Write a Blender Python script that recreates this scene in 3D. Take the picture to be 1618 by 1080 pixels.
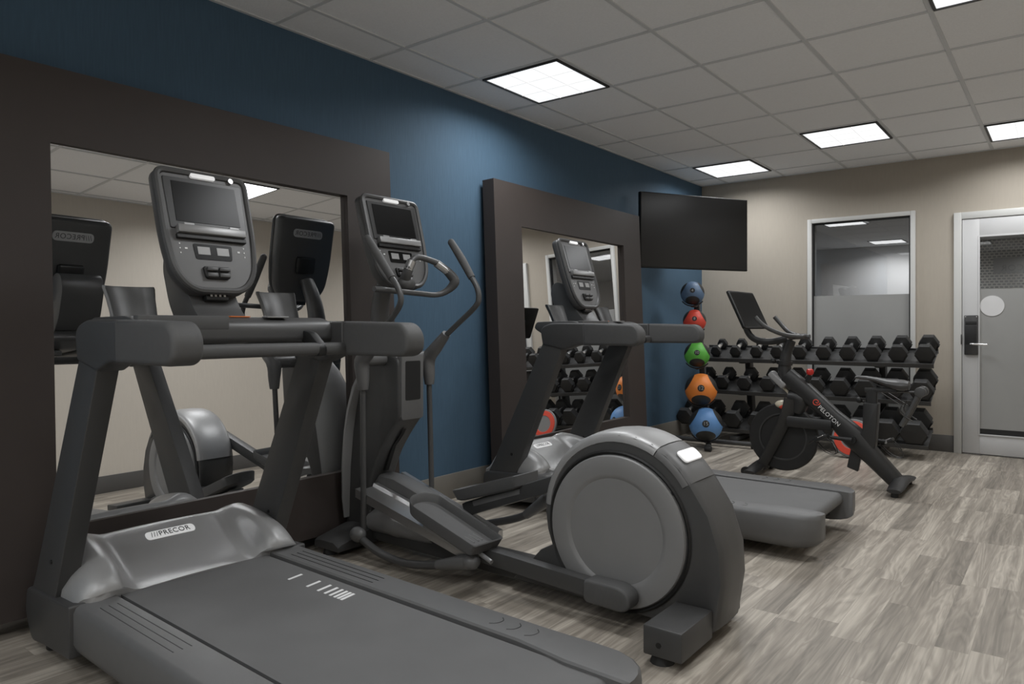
import bpy, bmesh, math, random
from mathutils import Vector, Matrix
random.seed(4)
S = bpy.context.scene
for o in list(bpy.data.objects): bpy.data.objects.remove(o)
C = S.collection
PI = math.pi

# ------------------------------------------------------------ camera, world, exposure
cd = bpy.data.cameras.new('camera'); cam = bpy.data.objects.new('camera', cd); C.objects.link(cam)
cam.location = (3.31, 0.0, 1.16)
cam.rotation_euler = (PI/2, 0, 0.662)
cd.sensor_width = 36.0
cd.lens = 36.0*1135/1618
cd.shift_y = -24.0/1618
cd.clip_start = 0.05
S.camera = cam
W = bpy.data.worlds.new('world'); S.world = W; W.use_nodes = True
W.node_tree.nodes['Background'].inputs[0].default_value = (0.02, 0.02, 0.02, 1)
W.node_tree.nodes['Background'].inputs[1].default_value = 1.0
S.view_settings.view_transform = 'Standard'
S.view_settings.look = 'None'
S.view_settings.gamma = 1.0
S.view_settings.use_curve_mapping = False
S.view_settings.exposure = 0.0
LAMP = 16.0         # watts of each ceiling troffer's lamp

CEIL = 2.752; YF = 7.75; XR = 4.05; YB = -2.6

# ------------------------------------------------------------ materials
def lin(h):
    h = h.lstrip('#')
    o = []
    for i in (0, 2, 4):
        c = int(h[i:i+2], 16)/255
        o.append(c/12.92 if c <= 0.04045 else ((c+0.055)/1.055)**2.4)
    return (o[0], o[1], o[2], 1)

class NT:
    def __init__(s, name):
        s.m = bpy.data.materials.new(name); s.m.use_nodes = True
        s.t = s.m.node_tree; s.b = s.t.nodes['Principled BSDF']
        s.out = s.t.nodes['Material Output']
    def n(s, typ, **k):
        x = s.t.nodes.new(typ)
        for a, v in k.items(): setattr(x, a, v)
        return x
    def l(s, a, b): s.t.links.new(a, b)
    def math(s, op, a, b=None, c=None):
        x = s.n('ShaderNodeMath', operation=op)
        for i, v in enumerate((a, b, c)):
            if v is None: continue
            if isinstance(v, (int, float)): x.inputs[i].default_value = v
            else: s.l(v, x.inputs[i])
        return x.outputs[0]

def mat(name, col, rough=0.5, metal=0.0, noise=0.0, nscale=40, bump=0.0, bscale=400, spec=0.5, coat=0.0, emit=None, es=0.0):
    t = NT(name); b = t.b
    c = lin(col) if isinstance(col, str) else (*col, 1)
    b.inputs['Base Color'].default_value = c
    b.inputs['Roughness'].default_value = rough
    b.inputs['Metallic'].default_value = metal
    b.inputs['Specular IOR Level'].default_value = spec
    b.inputs['Coat Weight'].default_value = coat
    tc = t.n('ShaderNodeTexCoord')
    nz = t.n('ShaderNodeTexNoise'); nz.inputs['Scale'].default_value = nscale; nz.inputs['Detail'].default_value = 3
    t.l(tc.outputs['Object'], nz.inputs['Vector'])
    if noise:
        mx = t.n('ShaderNodeMix', data_type='RGBA')
        mx.inputs[6].default_value = tuple(v*(1-noise) for v in c[:3])+(1,)
        mx.inputs[7].default_value = tuple(min(1, v*(1+noise)) for v in c[:3])+(1,)
        t.l(nz.outputs['Fac'], mx.inputs[0]); t.l(mx.outputs[2], b.inputs['Base Color'])
    if bump:
        n2 = t.n('ShaderNodeTexNoise'); n2.inputs['Scale'].default_value = bscale; n2.inputs['Detail'].default_value = 2
        t.l(tc.outputs['Object'], n2.inputs['Vector'])
        bp = t.n('ShaderNodeBump'); bp.inputs['Strength'].default_value = bump; bp.inputs['Distance'].default_value = 0.002
        t.l(n2.outputs['Fac'], bp.inputs['Height']); t.l(bp.outputs[0], b.inputs['Normal'])
    if emit:
        b.inputs['Emission Color'].default_value = lin(emit); b.inputs['Emission Strength'].default_value = es
    return t.m

M = {}
M['frame_dark'] = mat('powder_coated_frame', '#424242', 0.42, 0.0, 0.06, 30, 0.15, 900)
M['plastic'] = mat('charcoal_plastic', '#4a4a4a', 0.40, 0.0, 0.05, 20, 0.12, 900)
M['plastic_mid'] = mat('grey_plastic', '#606060', 0.40, 0.0, 0.05, 20, 0.12, 900)
M['plastic_dark'] = mat('black_plastic', '#1c1c1c', 0.45, 0.0, 0.05, 20, 0.12, 900)
M['grip'] = mat('rubber_grip', '#505050', 0.62, 0.0, 0.08, 60, 0.3, 1500)
M['shell'] = mat('satin_grey_shell', '#9c9c9c', 0.40, 0.3, 0.04, 10, 0.08, 900)
M['disc'] = mat('grey_disc', '#868686', 0.5, 0.1, 0.04, 10, 0.1, 900)
M['shroud'] = mat('light_grey_shroud', '#8c8c8c', 0.45, 0.1, 0.03, 10, 0.05, 900)
M['belt'] = mat('running_belt', '#646464', 0.6, 0.0, 0.14, 6, 0.5, 1300)
M['deckblack'] = mat('black_deck_edge', '#0e0e0e', 0.7, 0.0, 0.05, 20)
M['rail'] = mat('foot_rail', '#626262', 0.42, 0.0, 0.06, 30, 0.25, 1200)
M['rubber'] = mat('black_rubber', '#222222', 0.6, 0.0, 0.1, 60, 0.3, 700)
M['hexrubber'] = mat('dumbbell_rubber', '#2b2b2b', 0.55, 0.0, 0.12, 60, 0.25, 500)
M['chrome'] = mat('chrome', '#f2f2f2', 0.24, 0.9, 0.03, 30)
M['alu'] = mat('brushed_aluminium', '#b9b9b9', 0.28, 0.85, 0.05, 60, 0.1, 900)
M['silver'] = mat('silver_paint', '#8d8d8d', 0.38, 0.4, 0.05, 60)
M['glossblack'] = mat('screen_glass', '#080808', 0.28, 0.0, 0.02, 5, spec=0.2)
M['bezel'] = mat('screen_bezel', '#2c2c2c', 0.35, 0.0, 0.05, 20)
M['lcd'] = mat('lcd_window', '#9a9a9a', 0.3, 0.0, 0.04, 60)
M['white'] = mat('white_print', '#e6e6e6', 0.5, 0.0, 0.03, 60)
M['badge'] = mat('white_badge_glow', '#e9e9e9', 0.35, 0.0, 0.03, 60, emit='#ffffff', es=0.25)  # slight glow put into the badges, hood and drum ones are no lamps
M['badge_grey'] = mat('silver_badge', '#b4b4b4', 0.4, 0.2, 0.03, 60)
M['ink'] = mat('grey_lettering', '#4c4c4c', 0.5, 0.0, 0.03, 60)
M['orange'] = mat('orange_sticker', '#d8763a', 0.5, 0.0, 0.05, 60)
M['red'] = mat('red_knob', '#c8302a', 0.35, 0.0, 0.08, 60)
M['redlogo'] = mat('red_logo', '#e0503c', 0.45, 0.0, 0.03, 60)
M['mirror'] = mat('mirror_glass', '#f4f4f4', 0.0, 1.0)
M['mframe'] = mat('dark_brown_mirror_frame', '#3b3431', 0.6, 0.0, 0.08, 8, 0.1, 300)
M['doorpaint'] = mat('light_grey_door_paint', '#c2c2c2', 0.42, 0.0, 0.02, 10)
M['trim'] = mat('off_white_trim_paint', '#c2c2bf', 0.45, 0.0, 0.02, 10)
M['gasket'] = mat('black_gasket', '#1a1a1a', 0.6, 0.0, 0.05, 20)
M['lockplate'] = mat('dark_lock_plate', '#4f4f4f', 0.35, 0.6, 0.05, 30)
M['film'] = mat('frosted_grey_film', '#969694', 0.35, 0.0, 0.07, 3)
M['sticker'] = mat('white_round_sticker', '#d2d2d2', 0.6, 0.0, 0.02, 10)
M['tv'] = mat('television_screen', '#0d0d0d', 0.25, 0.0, 0.03, 5)
M['tvbody'] = mat('television_body', '#0b0b0b', 0.4, 0.0, 0.03, 20)
M['bikeframe'] = mat('matte_black_bike', '#2a2a2a', 0.42, 0.0, 0.05, 20, 0.05, 900)
M['flywheel'] = mat('black_flywheel', '#232323', 0.5, 0.1, 0.08, 20)
M['base_l'] = mat('grey_vinyl_baseboard', '#77736c', 0.5, 0.0, 0.05, 5)
M['base_f'] = mat('charcoal_vinyl_baseboard', '#565452', 0.5, 0.0, 0.05, 5)
M['tbar'] = mat('ceiling_grid', '#d0d2d4', 0.5, 0.0, 0.03, 10)
M['fixture'] = mat('fixture_frame', '#3a3a3a', 0.5, 0.0, 0.03, 10)
M['clear'] = mat('clear_plastic', '#8f8f8f', 0.15, 0.0, 0.1, 30)
M['cream'] = mat('cream_plastic', '#cfc6b0', 0.35, 0.0, 0.05, 10)
M['hallwall'] = mat('hall_wall_paint', '#eeeeee', 0.7, 0.0, 0.04, 1)

# diffuser of the troffers: what gives light
t = NT('light_diffuser'); t.b.inputs['Base Color'].default_value = (0.8, 0.8, 0.8, 1)
t.b.inputs['Emission Color'].default_value = (0.965, 0.985, 1.0, 1); t.b.inputs['Emission Strength'].default_value = 0.92
M['diffuser'] = t.m
M['cellline'] = mat('diffuser_rib', '#d8d8d8', 0.6, emit='#ffffff', es=0.5)
M['whitewall'] = mat('white_bounce_paint', '#e8e8e6', 0.8, 0.0, 0.02, 3)  # unseen back wall made white to bounce fill light

# blue textured wallpaper: fine vertical slub
def wallpaper(name, col, amp, sx, sz, bump=0.25):
    t = NT(name); tc = t.n('ShaderNodeTexCoord'); mp = t.n('ShaderNodeMapping')
    mp.inputs['Scale'].default_value = (sx, sx, sz); t.l(tc.outputs['Object'], mp.inputs[0])
    nz = t.n('ShaderNodeTexNoise'); nz.inputs['Scale'].default_value = 1; nz.inputs['Detail'].default_value = 4
    t.l(mp.outputs[0], nz.inputs['Vector'])
    c = lin(col); mx = t.n('ShaderNodeMix', data_type='RGBA')
    mx.inputs[6].default_value = tuple(v*(1-amp) for v in c[:3])+(1,); mx.inputs[7].default_value = tuple(v*(1+amp) for v in c[:3])+(1,)
    t.l(nz.outputs['Fac'], mx.inputs[0]); t.l(mx.outputs[2], t.b.inputs['Base Color'])
    bp = t.n('ShaderNodeBump'); bp.inputs['Strength'].default_value = bump; bp.inputs['Distance'].default_value = 0.003
    t.l(nz.outputs['Fac'], bp.inputs['Height']); t.l(bp.outputs[0], t.b.inputs['Normal'])
    t.b.inputs['Roughness'].default_value = 0.7; t.b.inputs['Specular IOR Level'].default_value = 0.3
    return t.m
M['blue'] = wallpaper('blue_wallpaper', '#486074', 0.18, 110, 7)
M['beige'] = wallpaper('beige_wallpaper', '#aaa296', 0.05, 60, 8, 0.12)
M['beige_bounce'] = wallpaper('beige_wallpaper_brightened', '#d0c8bc', 0.05, 60, 8, 0.12)  # same beige lightened so the wall looks brighter and bounces light upward
M['tile'] = mat('ceiling_tile', '#f3f4f6', 0.9, 0.0, 0.06, 90, 0.5, 260, spec=0.1)

# wood plank floor
def floor_mat():
    t = NT('grey_oak_vinyl_plank'); tc = t.n('ShaderNodeTexCoord'); sp = t.n('ShaderNodeSeparateXYZ'); t.l(tc.outputs['Object'], sp.inputs[0])
    X, Y = sp.outputs[0], sp.outputs[1]
    pw, pl = 0.108, 0.80
    rx = t.math('DIVIDE', X, pw); row = t.math('FLOOR', rx); fx = t.math('FRACT', rx)
    wn = t.n('ShaderNodeTexWhiteNoise', noise_dimensions='1D'); t.l(row, wn.inputs['W'])
    ry = t.math('ADD', t.math('DIVIDE', Y, pl), wn.outputs['Value']); colm = t.math('FLOOR', ry); fy = t.math('FRACT', ry)
    cv = t.n('ShaderNodeCombineXYZ'); t.l(row, cv.inputs[0]); t.l(colm, cv.inputs[1])
    w2 = t.n('ShaderNodeTexWhiteNoise', noise_dimensions='3D'); t.l(cv.outputs[0], w2.inputs['Vector'])
    rnd = w2.outputs['Value']
    # stretched grain
    gv = t.n('ShaderNodeCombineXYZ'); t.l(t.math('MULTIPLY', X, 13.0), gv.inputs[0]); t.l(t.math('MULTIPLY', Y, 1.1), gv.inputs[1]); t.l(t.math('MULTIPLY', rnd, 40), gv.inputs[2])
    n1 = t.n('ShaderNodeTexNoise'); n1.inputs['Scale'].default_value = 1.0; n1.inputs['Detail'].default_value = 3; n1.inputs['Distortion'].default_value = 0.6
    t.l(gv.outputs[0], n1.inputs['Vector'])
    ring = t.math('FRACT', t.math('MULTIPLY', n1.outputs['Fac'], 9.0))
    ring = t.math('ABSOLUTE', t.math('SUBTRACT', ring, 0.5))
    gv2 = t.n('ShaderNodeCombineXYZ'); t.l(t.math('MULTIPLY', X, 160.0), gv2.inputs[0]); t.l(t.math('MULTIPLY', Y, 5.0), gv2.inputs[1]); t.l(t.math('MULTIPLY', rnd, 13), gv2.inputs[2])
    n2 = t.n('ShaderNodeTexNoise'); n2.inputs['Scale'].default_value = 1.0; n2.inputs['Detail'].default_value = 3; t.l(gv2.outputs[0], n2.inputs['Vector'])
    gv3 = t.n('ShaderNodeCombineXYZ'); t.l(t.math('MULTIPLY', X, 26.0), gv3.inputs[0]); t.l(t.math('MULTIPLY', Y, 0.9), gv3.inputs[1]); t.l(t.math('MULTIPLY', rnd, 77), gv3.inputs[2])
    n3 = t.n('ShaderNodeTexNoise'); n3.inputs['Scale'].default_value = 1.0; n3.inputs['Detail'].default_value = 2; t.l(gv3.outputs[0], n3.inputs['Vector'])
    v = t.math('MULTIPLY', rnd, 0.36)
    v = t.math('ADD', v, t.math('MULTIPLY', ring, 0.42))
    v = t.math('ADD', v, t.math('MULTIPLY', n2.outputs['Fac'], 0.30))
    v = t.math('ADD', v, t.math('MULTIPLY', t.math('SUBTRACT', n3.outputs['Fac'], 0.5), 1.15))
    cr = t.n('ShaderNodeValToRGB'); t.l(v, cr.inputs[0])
    e = cr.color_ramp.elements; e[0].position = 0.05; e[0].color = lin('#756f66'); e[1].position = 0.90; e[1].color = lin('#cbc3b6')
    m = cr.color_ramp.elements.new(0.46); m.color = lin('#9b9388')
    # seams
    ex = t.math('LESS_THAN', t.math('MINIMUM', fx, t.math('SUBTRACT', 1.0, fx)), 0.008)
    ey = t.math('LESS_THAN', t.math('MINIMUM', fy, t.math('SUBTRACT', 1.0, fy)), 0.0012)
    seam = t.math('MAXIMUM', ex, ey)
    mx = t.n('ShaderNodeMix', data_type='RGBA'); t.l(t.math('MULTIPLY', seam, 0.35), mx.inputs[0]); t.l(cr.outputs[0], mx.inputs[6]); mx.inputs[7].default_value = lin('#6b655c')
    t.l(mx.outputs[2], t.b.inputs['Base Color'])
    t.b.inputs['Roughness'].default_value = 0.42; t.b.inputs['Specular IOR Level'].default_value = 0.4
    bp = t.n('ShaderNodeBump'); bp.inputs['Strength'].default_value = 0.12; bp.inputs['Distance'].default_value = 0.001
    t.l(n2.outputs['Fac'], bp.inputs['Height']); t.l(bp.outputs[0], t.b.inputs['Normal'])
    return t.m
M['floor'] = floor_mat()

# partly reflective window glass
t = NT('tinted_glass'); gl = t.n('ShaderNodeBsdfGlossy'); gl.inputs['Roughness'].default_value = 0.0; gl.inputs['Color'].default_value = (0.8, 0.8, 0.8, 1)
tr = t.n('ShaderNodeBsdfTransparent'); tr.inputs['Color'].default_value = (0.96, 0.96, 0.96, 1)
mx = t.n('ShaderNodeMixShader'); mx.inputs[0].default_value = 0.10
t.l(tr.outputs[0], mx.inputs[1]); t.l(gl.outputs[0], mx.inputs[2]); t.l(mx.outputs[0], t.out.inputs[0])
M['glass'] = t.m
# woven screen panel in the hall beyond the door
t = NT('woven_screen'); tc = t.n('ShaderNodeTexCoord'); mp = t.n('ShaderNodeMapping'); mp.inputs['Rotation'].default_value = (PI/2, 0, 0)
bk = t.n('ShaderNodeTexBrick'); bk.inputs['Scale'].default_value = 1.0; bk.inputs['Color1'].default_value = lin('#5c5c5a'); bk.inputs['Color2'].default_value = lin('#6a6a68'); bk.inputs['Mortar'].default_value = lin('#c8c6c0')
bk.inputs['Brick Width'].default_value = 0.072; bk.inputs['Row Height'].default_value = 0.05; bk.inputs['Mortar Size'].default_value = 0.012
t.l(tc.outputs['Object'], mp.inputs[0]); t.l(mp.outputs[0], bk.inputs['Vector']); t.l(bk.outputs['Color'], t.b.inputs['Base Color']); t.b.inputs['Roughness'].default_value = 0.8
M['woven'] = t.m

# ------------------------------------------------------------ geometry helpers
class B:
    """collects shapes into one mesh"""
    def __init__(s, off=(0, 0, 0)):
        s.bm = bmesh.new(); s.off = Vector(off)
    def _tag(s, vs, Mx):
        if Mx is not None: bmesh.ops.transform(s.bm, matrix=Mx, verts=vs)
    def prism(s, pts, axis, lo, hi, bev=0.0, seg=2, Mx=None, taper=None):
        """polygon pts in the plane normal to axis ('x': (y,z), 'y': (x,z), 'z': (x,y)) from lo to hi"""
        def P(p, h):
            return {'x': (h, p[0], p[1]), 'y': (p[0], h, p[1]), 'z': (p[0], p[1], h)}[axis]
        tp = taper or (lambda p: p)
        a = [s.bm.verts.new(P(p, lo)) for p in pts]; b = [s.bm.verts.new(P(tp(p), hi)) for p in pts]
        n = len(pts); fs = [s.bm.faces.new(a), s.bm.faces.new(b[::-1])]
        cap = set()
        for f in fs: cap |= set(f.edges)
        for i in range(n):
            fs.append(s.bm.faces.new((a[i], b[i], b[(i+1) % n], a[(i+1) % n])))
        bmesh.ops.recalc_face_normals(s.bm, faces=fs)
        vs = set(a+b)
        if bev > 0:
            r = bmesh.ops.bevel(s.bm, geom=list(cap), offset=bev, segments=seg, profile=0.5, affect='EDGES', clamp_overlap=True)
            vs |= set(r['verts']); vs = {v for v in vs if v.is_valid}
        s._tag(list(vs), Mx); return s
    def box(s, x0, x1, y0, y1, z0, z1, bev=0.0, seg=2, Mx=None):
        r = bmesh.ops.create_cube(s.bm, size=1.0)
        vs = r['verts']
        for v in vs: v.co = Vector(((x0+x1)/2+v.co.x*(x1-x0), (y0+y1)/2+v.co.y*(y1-y0), (z0+z1)/2+v.co.z*(z1-z0)))
        if bev > 0:
            es = list({e for v in vs for e in v.link_edges})
            rr = bmesh.ops.bevel(s.bm, geom=es, offset=bev, segments=seg, profile=0.5, affect='EDGES', clamp_overlap=True)
            vs = [v for v in set(list(vs)+rr['verts']) if v.is_valid]
        s._tag(vs, Mx); return s
    def sweep(s, path, w, h=None, n=12, smooth=4, closed=False, Mx=None, up=(0, 0, 1), sq=1.0):
        """tube along path; w, h radii (number or list per path point); sq<1 squarer section"""
        P = [Vector(p) for p in path]; m = len(P)
        ws = [w]*m if isinstance(w, (int, float)) else list(w)
        hs = ws if h is None else ([h]*m if isinstance(h, (int, float)) else list(h))
        if smooth > 1 and m > 2:
            Q = []; w2 = []; h2 = []
            rng = m if closed else m-1
            for i in range(rng):
                p0 = P[(i-1) % m] if (closed or i > 0) else P[0]; p1 = P[i]; p2 = P[(i+1) % m]
                p3 = P[(i+2) % m] if (closed or i+2 < m) else P[m-1]
                for k in range(smooth):
                    u = k/smooth
                    Q.append(0.5*((2*p1)+(p2-p0)*u+(2*p0-5*p1+4*p2-p3)*u*u+(3*p1-p0-3*p2+p3)*u**3))
                    w2.append(ws[i]+(ws[(i+1) % m]-ws[i])*u); h2.append(hs[i]+(hs[(i+1) % m]-hs[i])*u)
            if not closed: Q.append(P[-1]); w2.append(ws[-1]); h2.append(hs[-1])
            P, ws, hs = Q, w2, h2; m = len(P)
        rings = []; prev = None
        for i in range(m):
            if closed: d = P[(i+1) % m]-P[i-1]
            else: d = P[min(i+1, m-1)]-P[max(i-1, 0)]
            d.normalize()
            if prev is None:
                u = Vector(up); u = u-d*u.dot(d)
                if u.length < 1e-3: u = Vector((1, 0, 0)); u = u-d*u.dot(d)
                u.normalize()
            else:
                u = prev-d*prev.dot(d); u.normalize()
            prev = u; r = d.cross(u)
            ring = []
            for k in range(n):
                a = 2*PI*k/n; ca, sa = math.cos(a), math.sin(a)
                if sq != 1.0:
                    ca = math.copysign(abs(ca)**sq, ca); sa = math.copysign(abs(sa)**sq, sa)
                ring.append(s.bm.verts.new(P[i]+r*(ca*ws[i])+u*(sa*hs[i])))
            rings.append(ring)
        fs = []
        for i in range(m if closed else m-1):
            A, D = rings[i], rings[(i+1) % m]
            for k in range(n): fs.append(s.bm.faces.new((A[k], A[(k+1) % n], D[(k+1) % n], D[k])))
        if not closed:
            fs.append(s.bm.faces.new(rings[0][::-1])); fs.append(s.bm.faces.new(rings[-1]))
        bmesh.ops.recalc_face_normals(s.bm, faces=fs)
        s._tag([v for r in rings for v in r], Mx); return s
    def loft(s, loops, cap=True, Mx=None, closed=True):
        R = [[s.bm.verts.new(p) for p in L] for L in loops]; n = len(R[0]); fs = []
        for i in range(len(R)-1):
            for k in range(n if closed else n-1):
                fs.append(s.bm.faces.new((R[i][k], R[i][(k+1) % n], R[i+1][(k+1) % n], R[i+1][k])))
        if cap: fs.append(s.bm.faces.new(R[0][::-1])); fs.append(s.bm.faces.new(R[-1]))
        bmesh.ops.recalc_face_normals(s.bm, faces=fs)
        s._tag([v for r in R for v in r], Mx); return s
    def cyl(s, p0, p1, r0, r1=None, n=24, bev=0.0, Mx=None):
        r1 = r0 if r1 is None else r1
        p0 = Vector(p0); p1 = Vector(p1); d = (p1-p0).normalized()
        u = Vector((0, 0, 1)) if abs(d.z) < 0.9 else Vector((1, 0, 0)); u = (u-d*u.dot(d)).normalized(); r = d.cross(u)
        L = (p1-p0).length; st = [(0, r0), (L, r1)]
        if bev > 0: st = [(0, r0-bev), (bev*0.3, r0-bev*0.3), (bev, r0), (L-bev, r1), (L-bev*0.3, r1-bev*0.3), (L, r1-bev)]
        s.loft([[p0+d*z+r*(q*math.cos(2*PI*k/n))+u*(q*math.sin(2*PI*k/n)) for k in range(n)] for z, q in st], Mx=Mx); return s
    def revolve(s, prof, center, axis='z', n=32, Mx=None, ring_only=False):
        """prof: list of (radius, height)"""
        c = Vector(center); L = []
        for r, h in prof:
            ring = []
            for k in range(n):
                a = 2*PI*k/n; q = {'z': (r*math.cos(a), r*math.sin(a), h), 'y': (r*math.cos(a), h, r*math.sin(a)), 'x': (h, r*math.cos(a), r*math.sin(a))}[axis]
                ring.append(c+Vector(q))
            L.append(ring)
        if ring_only: s.loft(L+[L[0]], cap=False, Mx=Mx)
        else: s.loft(L, Mx=Mx)
        return s
    def sphere(s, c, r, sc=(1, 1, 1), n=24, Mx=None):
        q = bmesh.ops.create_uvsphere(s.bm, u_segments=n, v_segments=n//2, radius=r); vs = q['verts']
        for v in vs: v.co = Vector((c[0]+v.co.x*sc[0], c[1]+v.co.y*sc[1], c[2]+v.co.z*sc[2]))
        s._tag(vs, Mx); return s
    def text(s, body, size, Mx, depth=0.0006, fn=None, spacing=1.0):
        cu = bpy.data.curves.new('t', 'FONT'); cu.body = body; cu.size = size; cu.extrude = depth; cu.align_x = 'CENTER'; cu.align_y = 'CENTER'; cu.space_character = spacing
        ob = bpy.data.objects.new('t', cu); C.objects.link(ob); bpy.context.view_layer.update()
        me = bpy.data.meshes.new_from_object(ob.evaluated_get(bpy.context.evaluated_depsgraph_get()))
        nv = len(s.bm.verts); s.bm.from_mesh(me); s.bm.verts.ensure_lookup_table(); vs = s.bm.verts[nv:]
        if fn:
            for v in vs: v.co = fn(v.co)
        s._tag(vs, Mx)
        bpy.data.objects.remove(ob); bpy.data.curves.remove(cu); bpy.data.meshes.remove(me); return s
    def done(s, name, m, parent=None, ang=35, loc=None, offs=None, split=False):
        if split:
            todo = set(s.bm.verts); isl = []
            while todo:
                st_ = [todo.pop()]; grp = set(st_)
                while st_:
                    v = st_.pop()
                    for e in v.link_edges:
                        o = e.other_vert(v)
                        if o not in grp: grp.add(o); st_.append(o); todo.discard(o)
                isl.append(grp)
            out = None
            for grp in isl:
                nb = B(s.off); mp = {v: nb.bm.verts.new(v.co) for v in grp}
                for f in {f for v in grp for f in v.link_faces}: nb.bm.faces.new([mp[v] for v in f.verts])
                out = nb.done(name, m, parent, ang, loc, offs)
            s.bm.free(); return out
        o_ = s.off if offs is None else Vector(offs)
        if o_.length: bmesh.ops.translate(s.bm, vec=-o_, verts=s.bm.verts)
        me = bpy.data.meshes.new(name); s.bm.to_mesh(me); s.bm.free()
        me.materials.append(m if not isinstance(m, str) else M[m])
        me.polygons.foreach_set('use_smooth', [True]*len(me.polygons)); me.set_sharp_from_angle(angle=math.radians(ang))
        o = bpy.data.objects.new(name, me); C.objects.link(o)
        if parent: o.parent = parent
        if loc: o.location = loc
        return o

def rnd(pts, r, seg=5):
    """round polygon corners; r number or list"""
    out = []; n = len(pts)
    for i, p in enumerate(pts):
        q = r if isinstance(r, (int, float)) else r[i]
        if q <= 0: out.append(p); continue
        P = Vector(p); A = Vector(pts[i-1])-P; D = Vector(pts[(i+1) % n])-P
        q = min(q, A.length*0.49, D.length*0.49)
        a = P+A.normalized()*q; d = P+D.normalized()*q
        for k in range(seg+1):
            u = k/seg; v = a*(1-u)**2+P*2*u*(1-u)+d*u*u; out.append((v.x, v.y))
    return out
def thing(name, label, cat, loc=(0, 0, 0), rot=(0, 0, 0), group=None):
    o = bpy.data.objects.new(name, None); C.objects.link(o); o.location = loc; o.rotation_euler = rot
    o.empty_display_size = 0.1; tag(o, label, cat, group); return o
def tag(o, label, cat, group=None):
    o['label'] = label; o['category'] = cat
    if group: o['group'] = group
    return o
def st(o): o['kind'] = 'structure'; return o
def dup(root, loc=None):
    r = root.copy(); C.objects.link(r)
    if loc: r.location = loc
    for ch in list(root.children):
        c = ch.copy(); C.objects.link(c); c.parent = r
        for g in list(ch.children):
            d = g.copy(); C.objects.link(d); d.parent = c
    return r
def frame_ring(b, x0, x1, z0, z1, w, y0, y1, bev=0.003, wb=None):
    """rectangular frame in the xz plane"""
    wb = w if wb is None else wb
    b.box(x0, x0+w, y0, y1, z0, z1, bev); b.box(x1-w, x1, y0, y1, z0, z1, bev)
    b.box(x0+w, x1-w, y0, y1, z1-w, z1, bev)
    if wb > 0: b.box(x0+w, x1-w, y0, y1, z0, z0+wb, bev)

# ------------------------------------------------------------ room shell
st(B().box(-0.15, XR+0.15, YB-0.15, YF+0.2, -0.1, 0).done('floor', 'floor'))
st(B().box(-0.15, XR+0.15, YB-0.15, YF+0.2, CEIL, CEIL+0.1).done('ceiling', 'tile'))
st(B().box(-0.15, 0, YB-0.15, YF+0.2, 0, CEIL).done('wall_left', 'blue'))
st(B().box(XR, XR+0.15, YB-0.15, YF+0.2, 0, CEIL).done('wall_right', 'beige_bounce'))
st(B().box(0, XR, YB-0.15, YB, 0, CEIL).done('wall_back', 'whitewall'))
WX0, WX1, WZ1 = 1.158, 2.140, 2.262      # window, outer frame
DX0, DX1, DZ1 = 2.452, 3.56, 2.207       # door, outer frame
b = B()
b.box(0, WX0, YF, YF+0.15, 0, CEIL); b.box(WX0, WX1, YF, YF+0.15, WZ1, CEIL)
b.box(WX1, DX0, YF, YF+0.15, 0, CEIL); b.box(DX0, DX1, YF, YF+0.15, DZ1, CEIL); b.box(DX1, XR, YF, YF+0.15, 0, CEIL)
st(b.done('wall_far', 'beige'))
st(B().box(0, 0.012, YB, YF, 0, 0.17, 0.003).done('baseboard_left', 'base_l'))
st(B().box(0.012, WX0, YF-0.012, YF, 0, 0.155, 0.003).box(WX1, DX0, YF-0.012, YF, 0, 0.155, 0.003).box(DX1, XR, YF-0.012, YF, 0, 0.155, 0.003).done('baseboard_far', 'base_f'))
st(B().box(XR-0.012, XR, YB, YF-0.012, 0, 0.155, 0.003).done('baseboard_right', 'base_f'))
st(B().box(0.012, XR-0.012, YB, YB+0.012, 0, 0.155, 0.003).done('baseboard_back', 'base_f'))
# ceiling grid
TX, TY, GX, GY = 0.6096, 0.6477, -0.30, 2.21
b = B()
i = 1
while GX+TX*i < XR: b.box(GX+TX*i-0.012, GX+TX*i+0.012, YB, YF, CEIL-0.006, CEIL+0.002, 0.0015, 1); i += 1
j = -8
while GY+TY*j < YF:
    if GY+TY*j > YB: b.box(0, XR, GY+TY*j-0.012, GY+TY*j+0.012, CEIL-0.0055, CEIL+0.002, 0.0015, 1)
    j += 1
b.box(0, 0.02, YB, YF, CEIL-0.006, CEIL+0.002).box(XR-0.02, XR, YB, YF, CEIL-0.006, CEIL+0.002)
b.box(0, XR, YF-0.02, YF, CEIL-0.006, CEIL+0.002).box(0, XR, YB, YB+0.02, CEIL-0.006, CEIL+0.002)
st(b.done('trim_1', 'tbar'))

# window: frame, pane, film
w = B(); frame_ring(w, WX0, WX1, 0.0, WZ1, 0.042, YF-0.035, YF+0.15)
win = st(w.done('window_1', 'trim'))
w = B(); frame_ring(w, WX0+0.040, WX1-0.040, 0.04, WZ1-0.040, 0.016, YF-0.012, YF+0.04, 0.001); w.done('gasket', 'gasket', win)
B().box(WX0+0.05, WX1-0.05, YF+0.012, YF+0.016, 0.05, WZ1-0.05).done('pane', 'glass', win)
B().box(WX0+0.056, WX1-0.056, YF+0.005, YF+0.0105, 0.057, 1.475).done('frosted_film', 'film', win)
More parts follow.
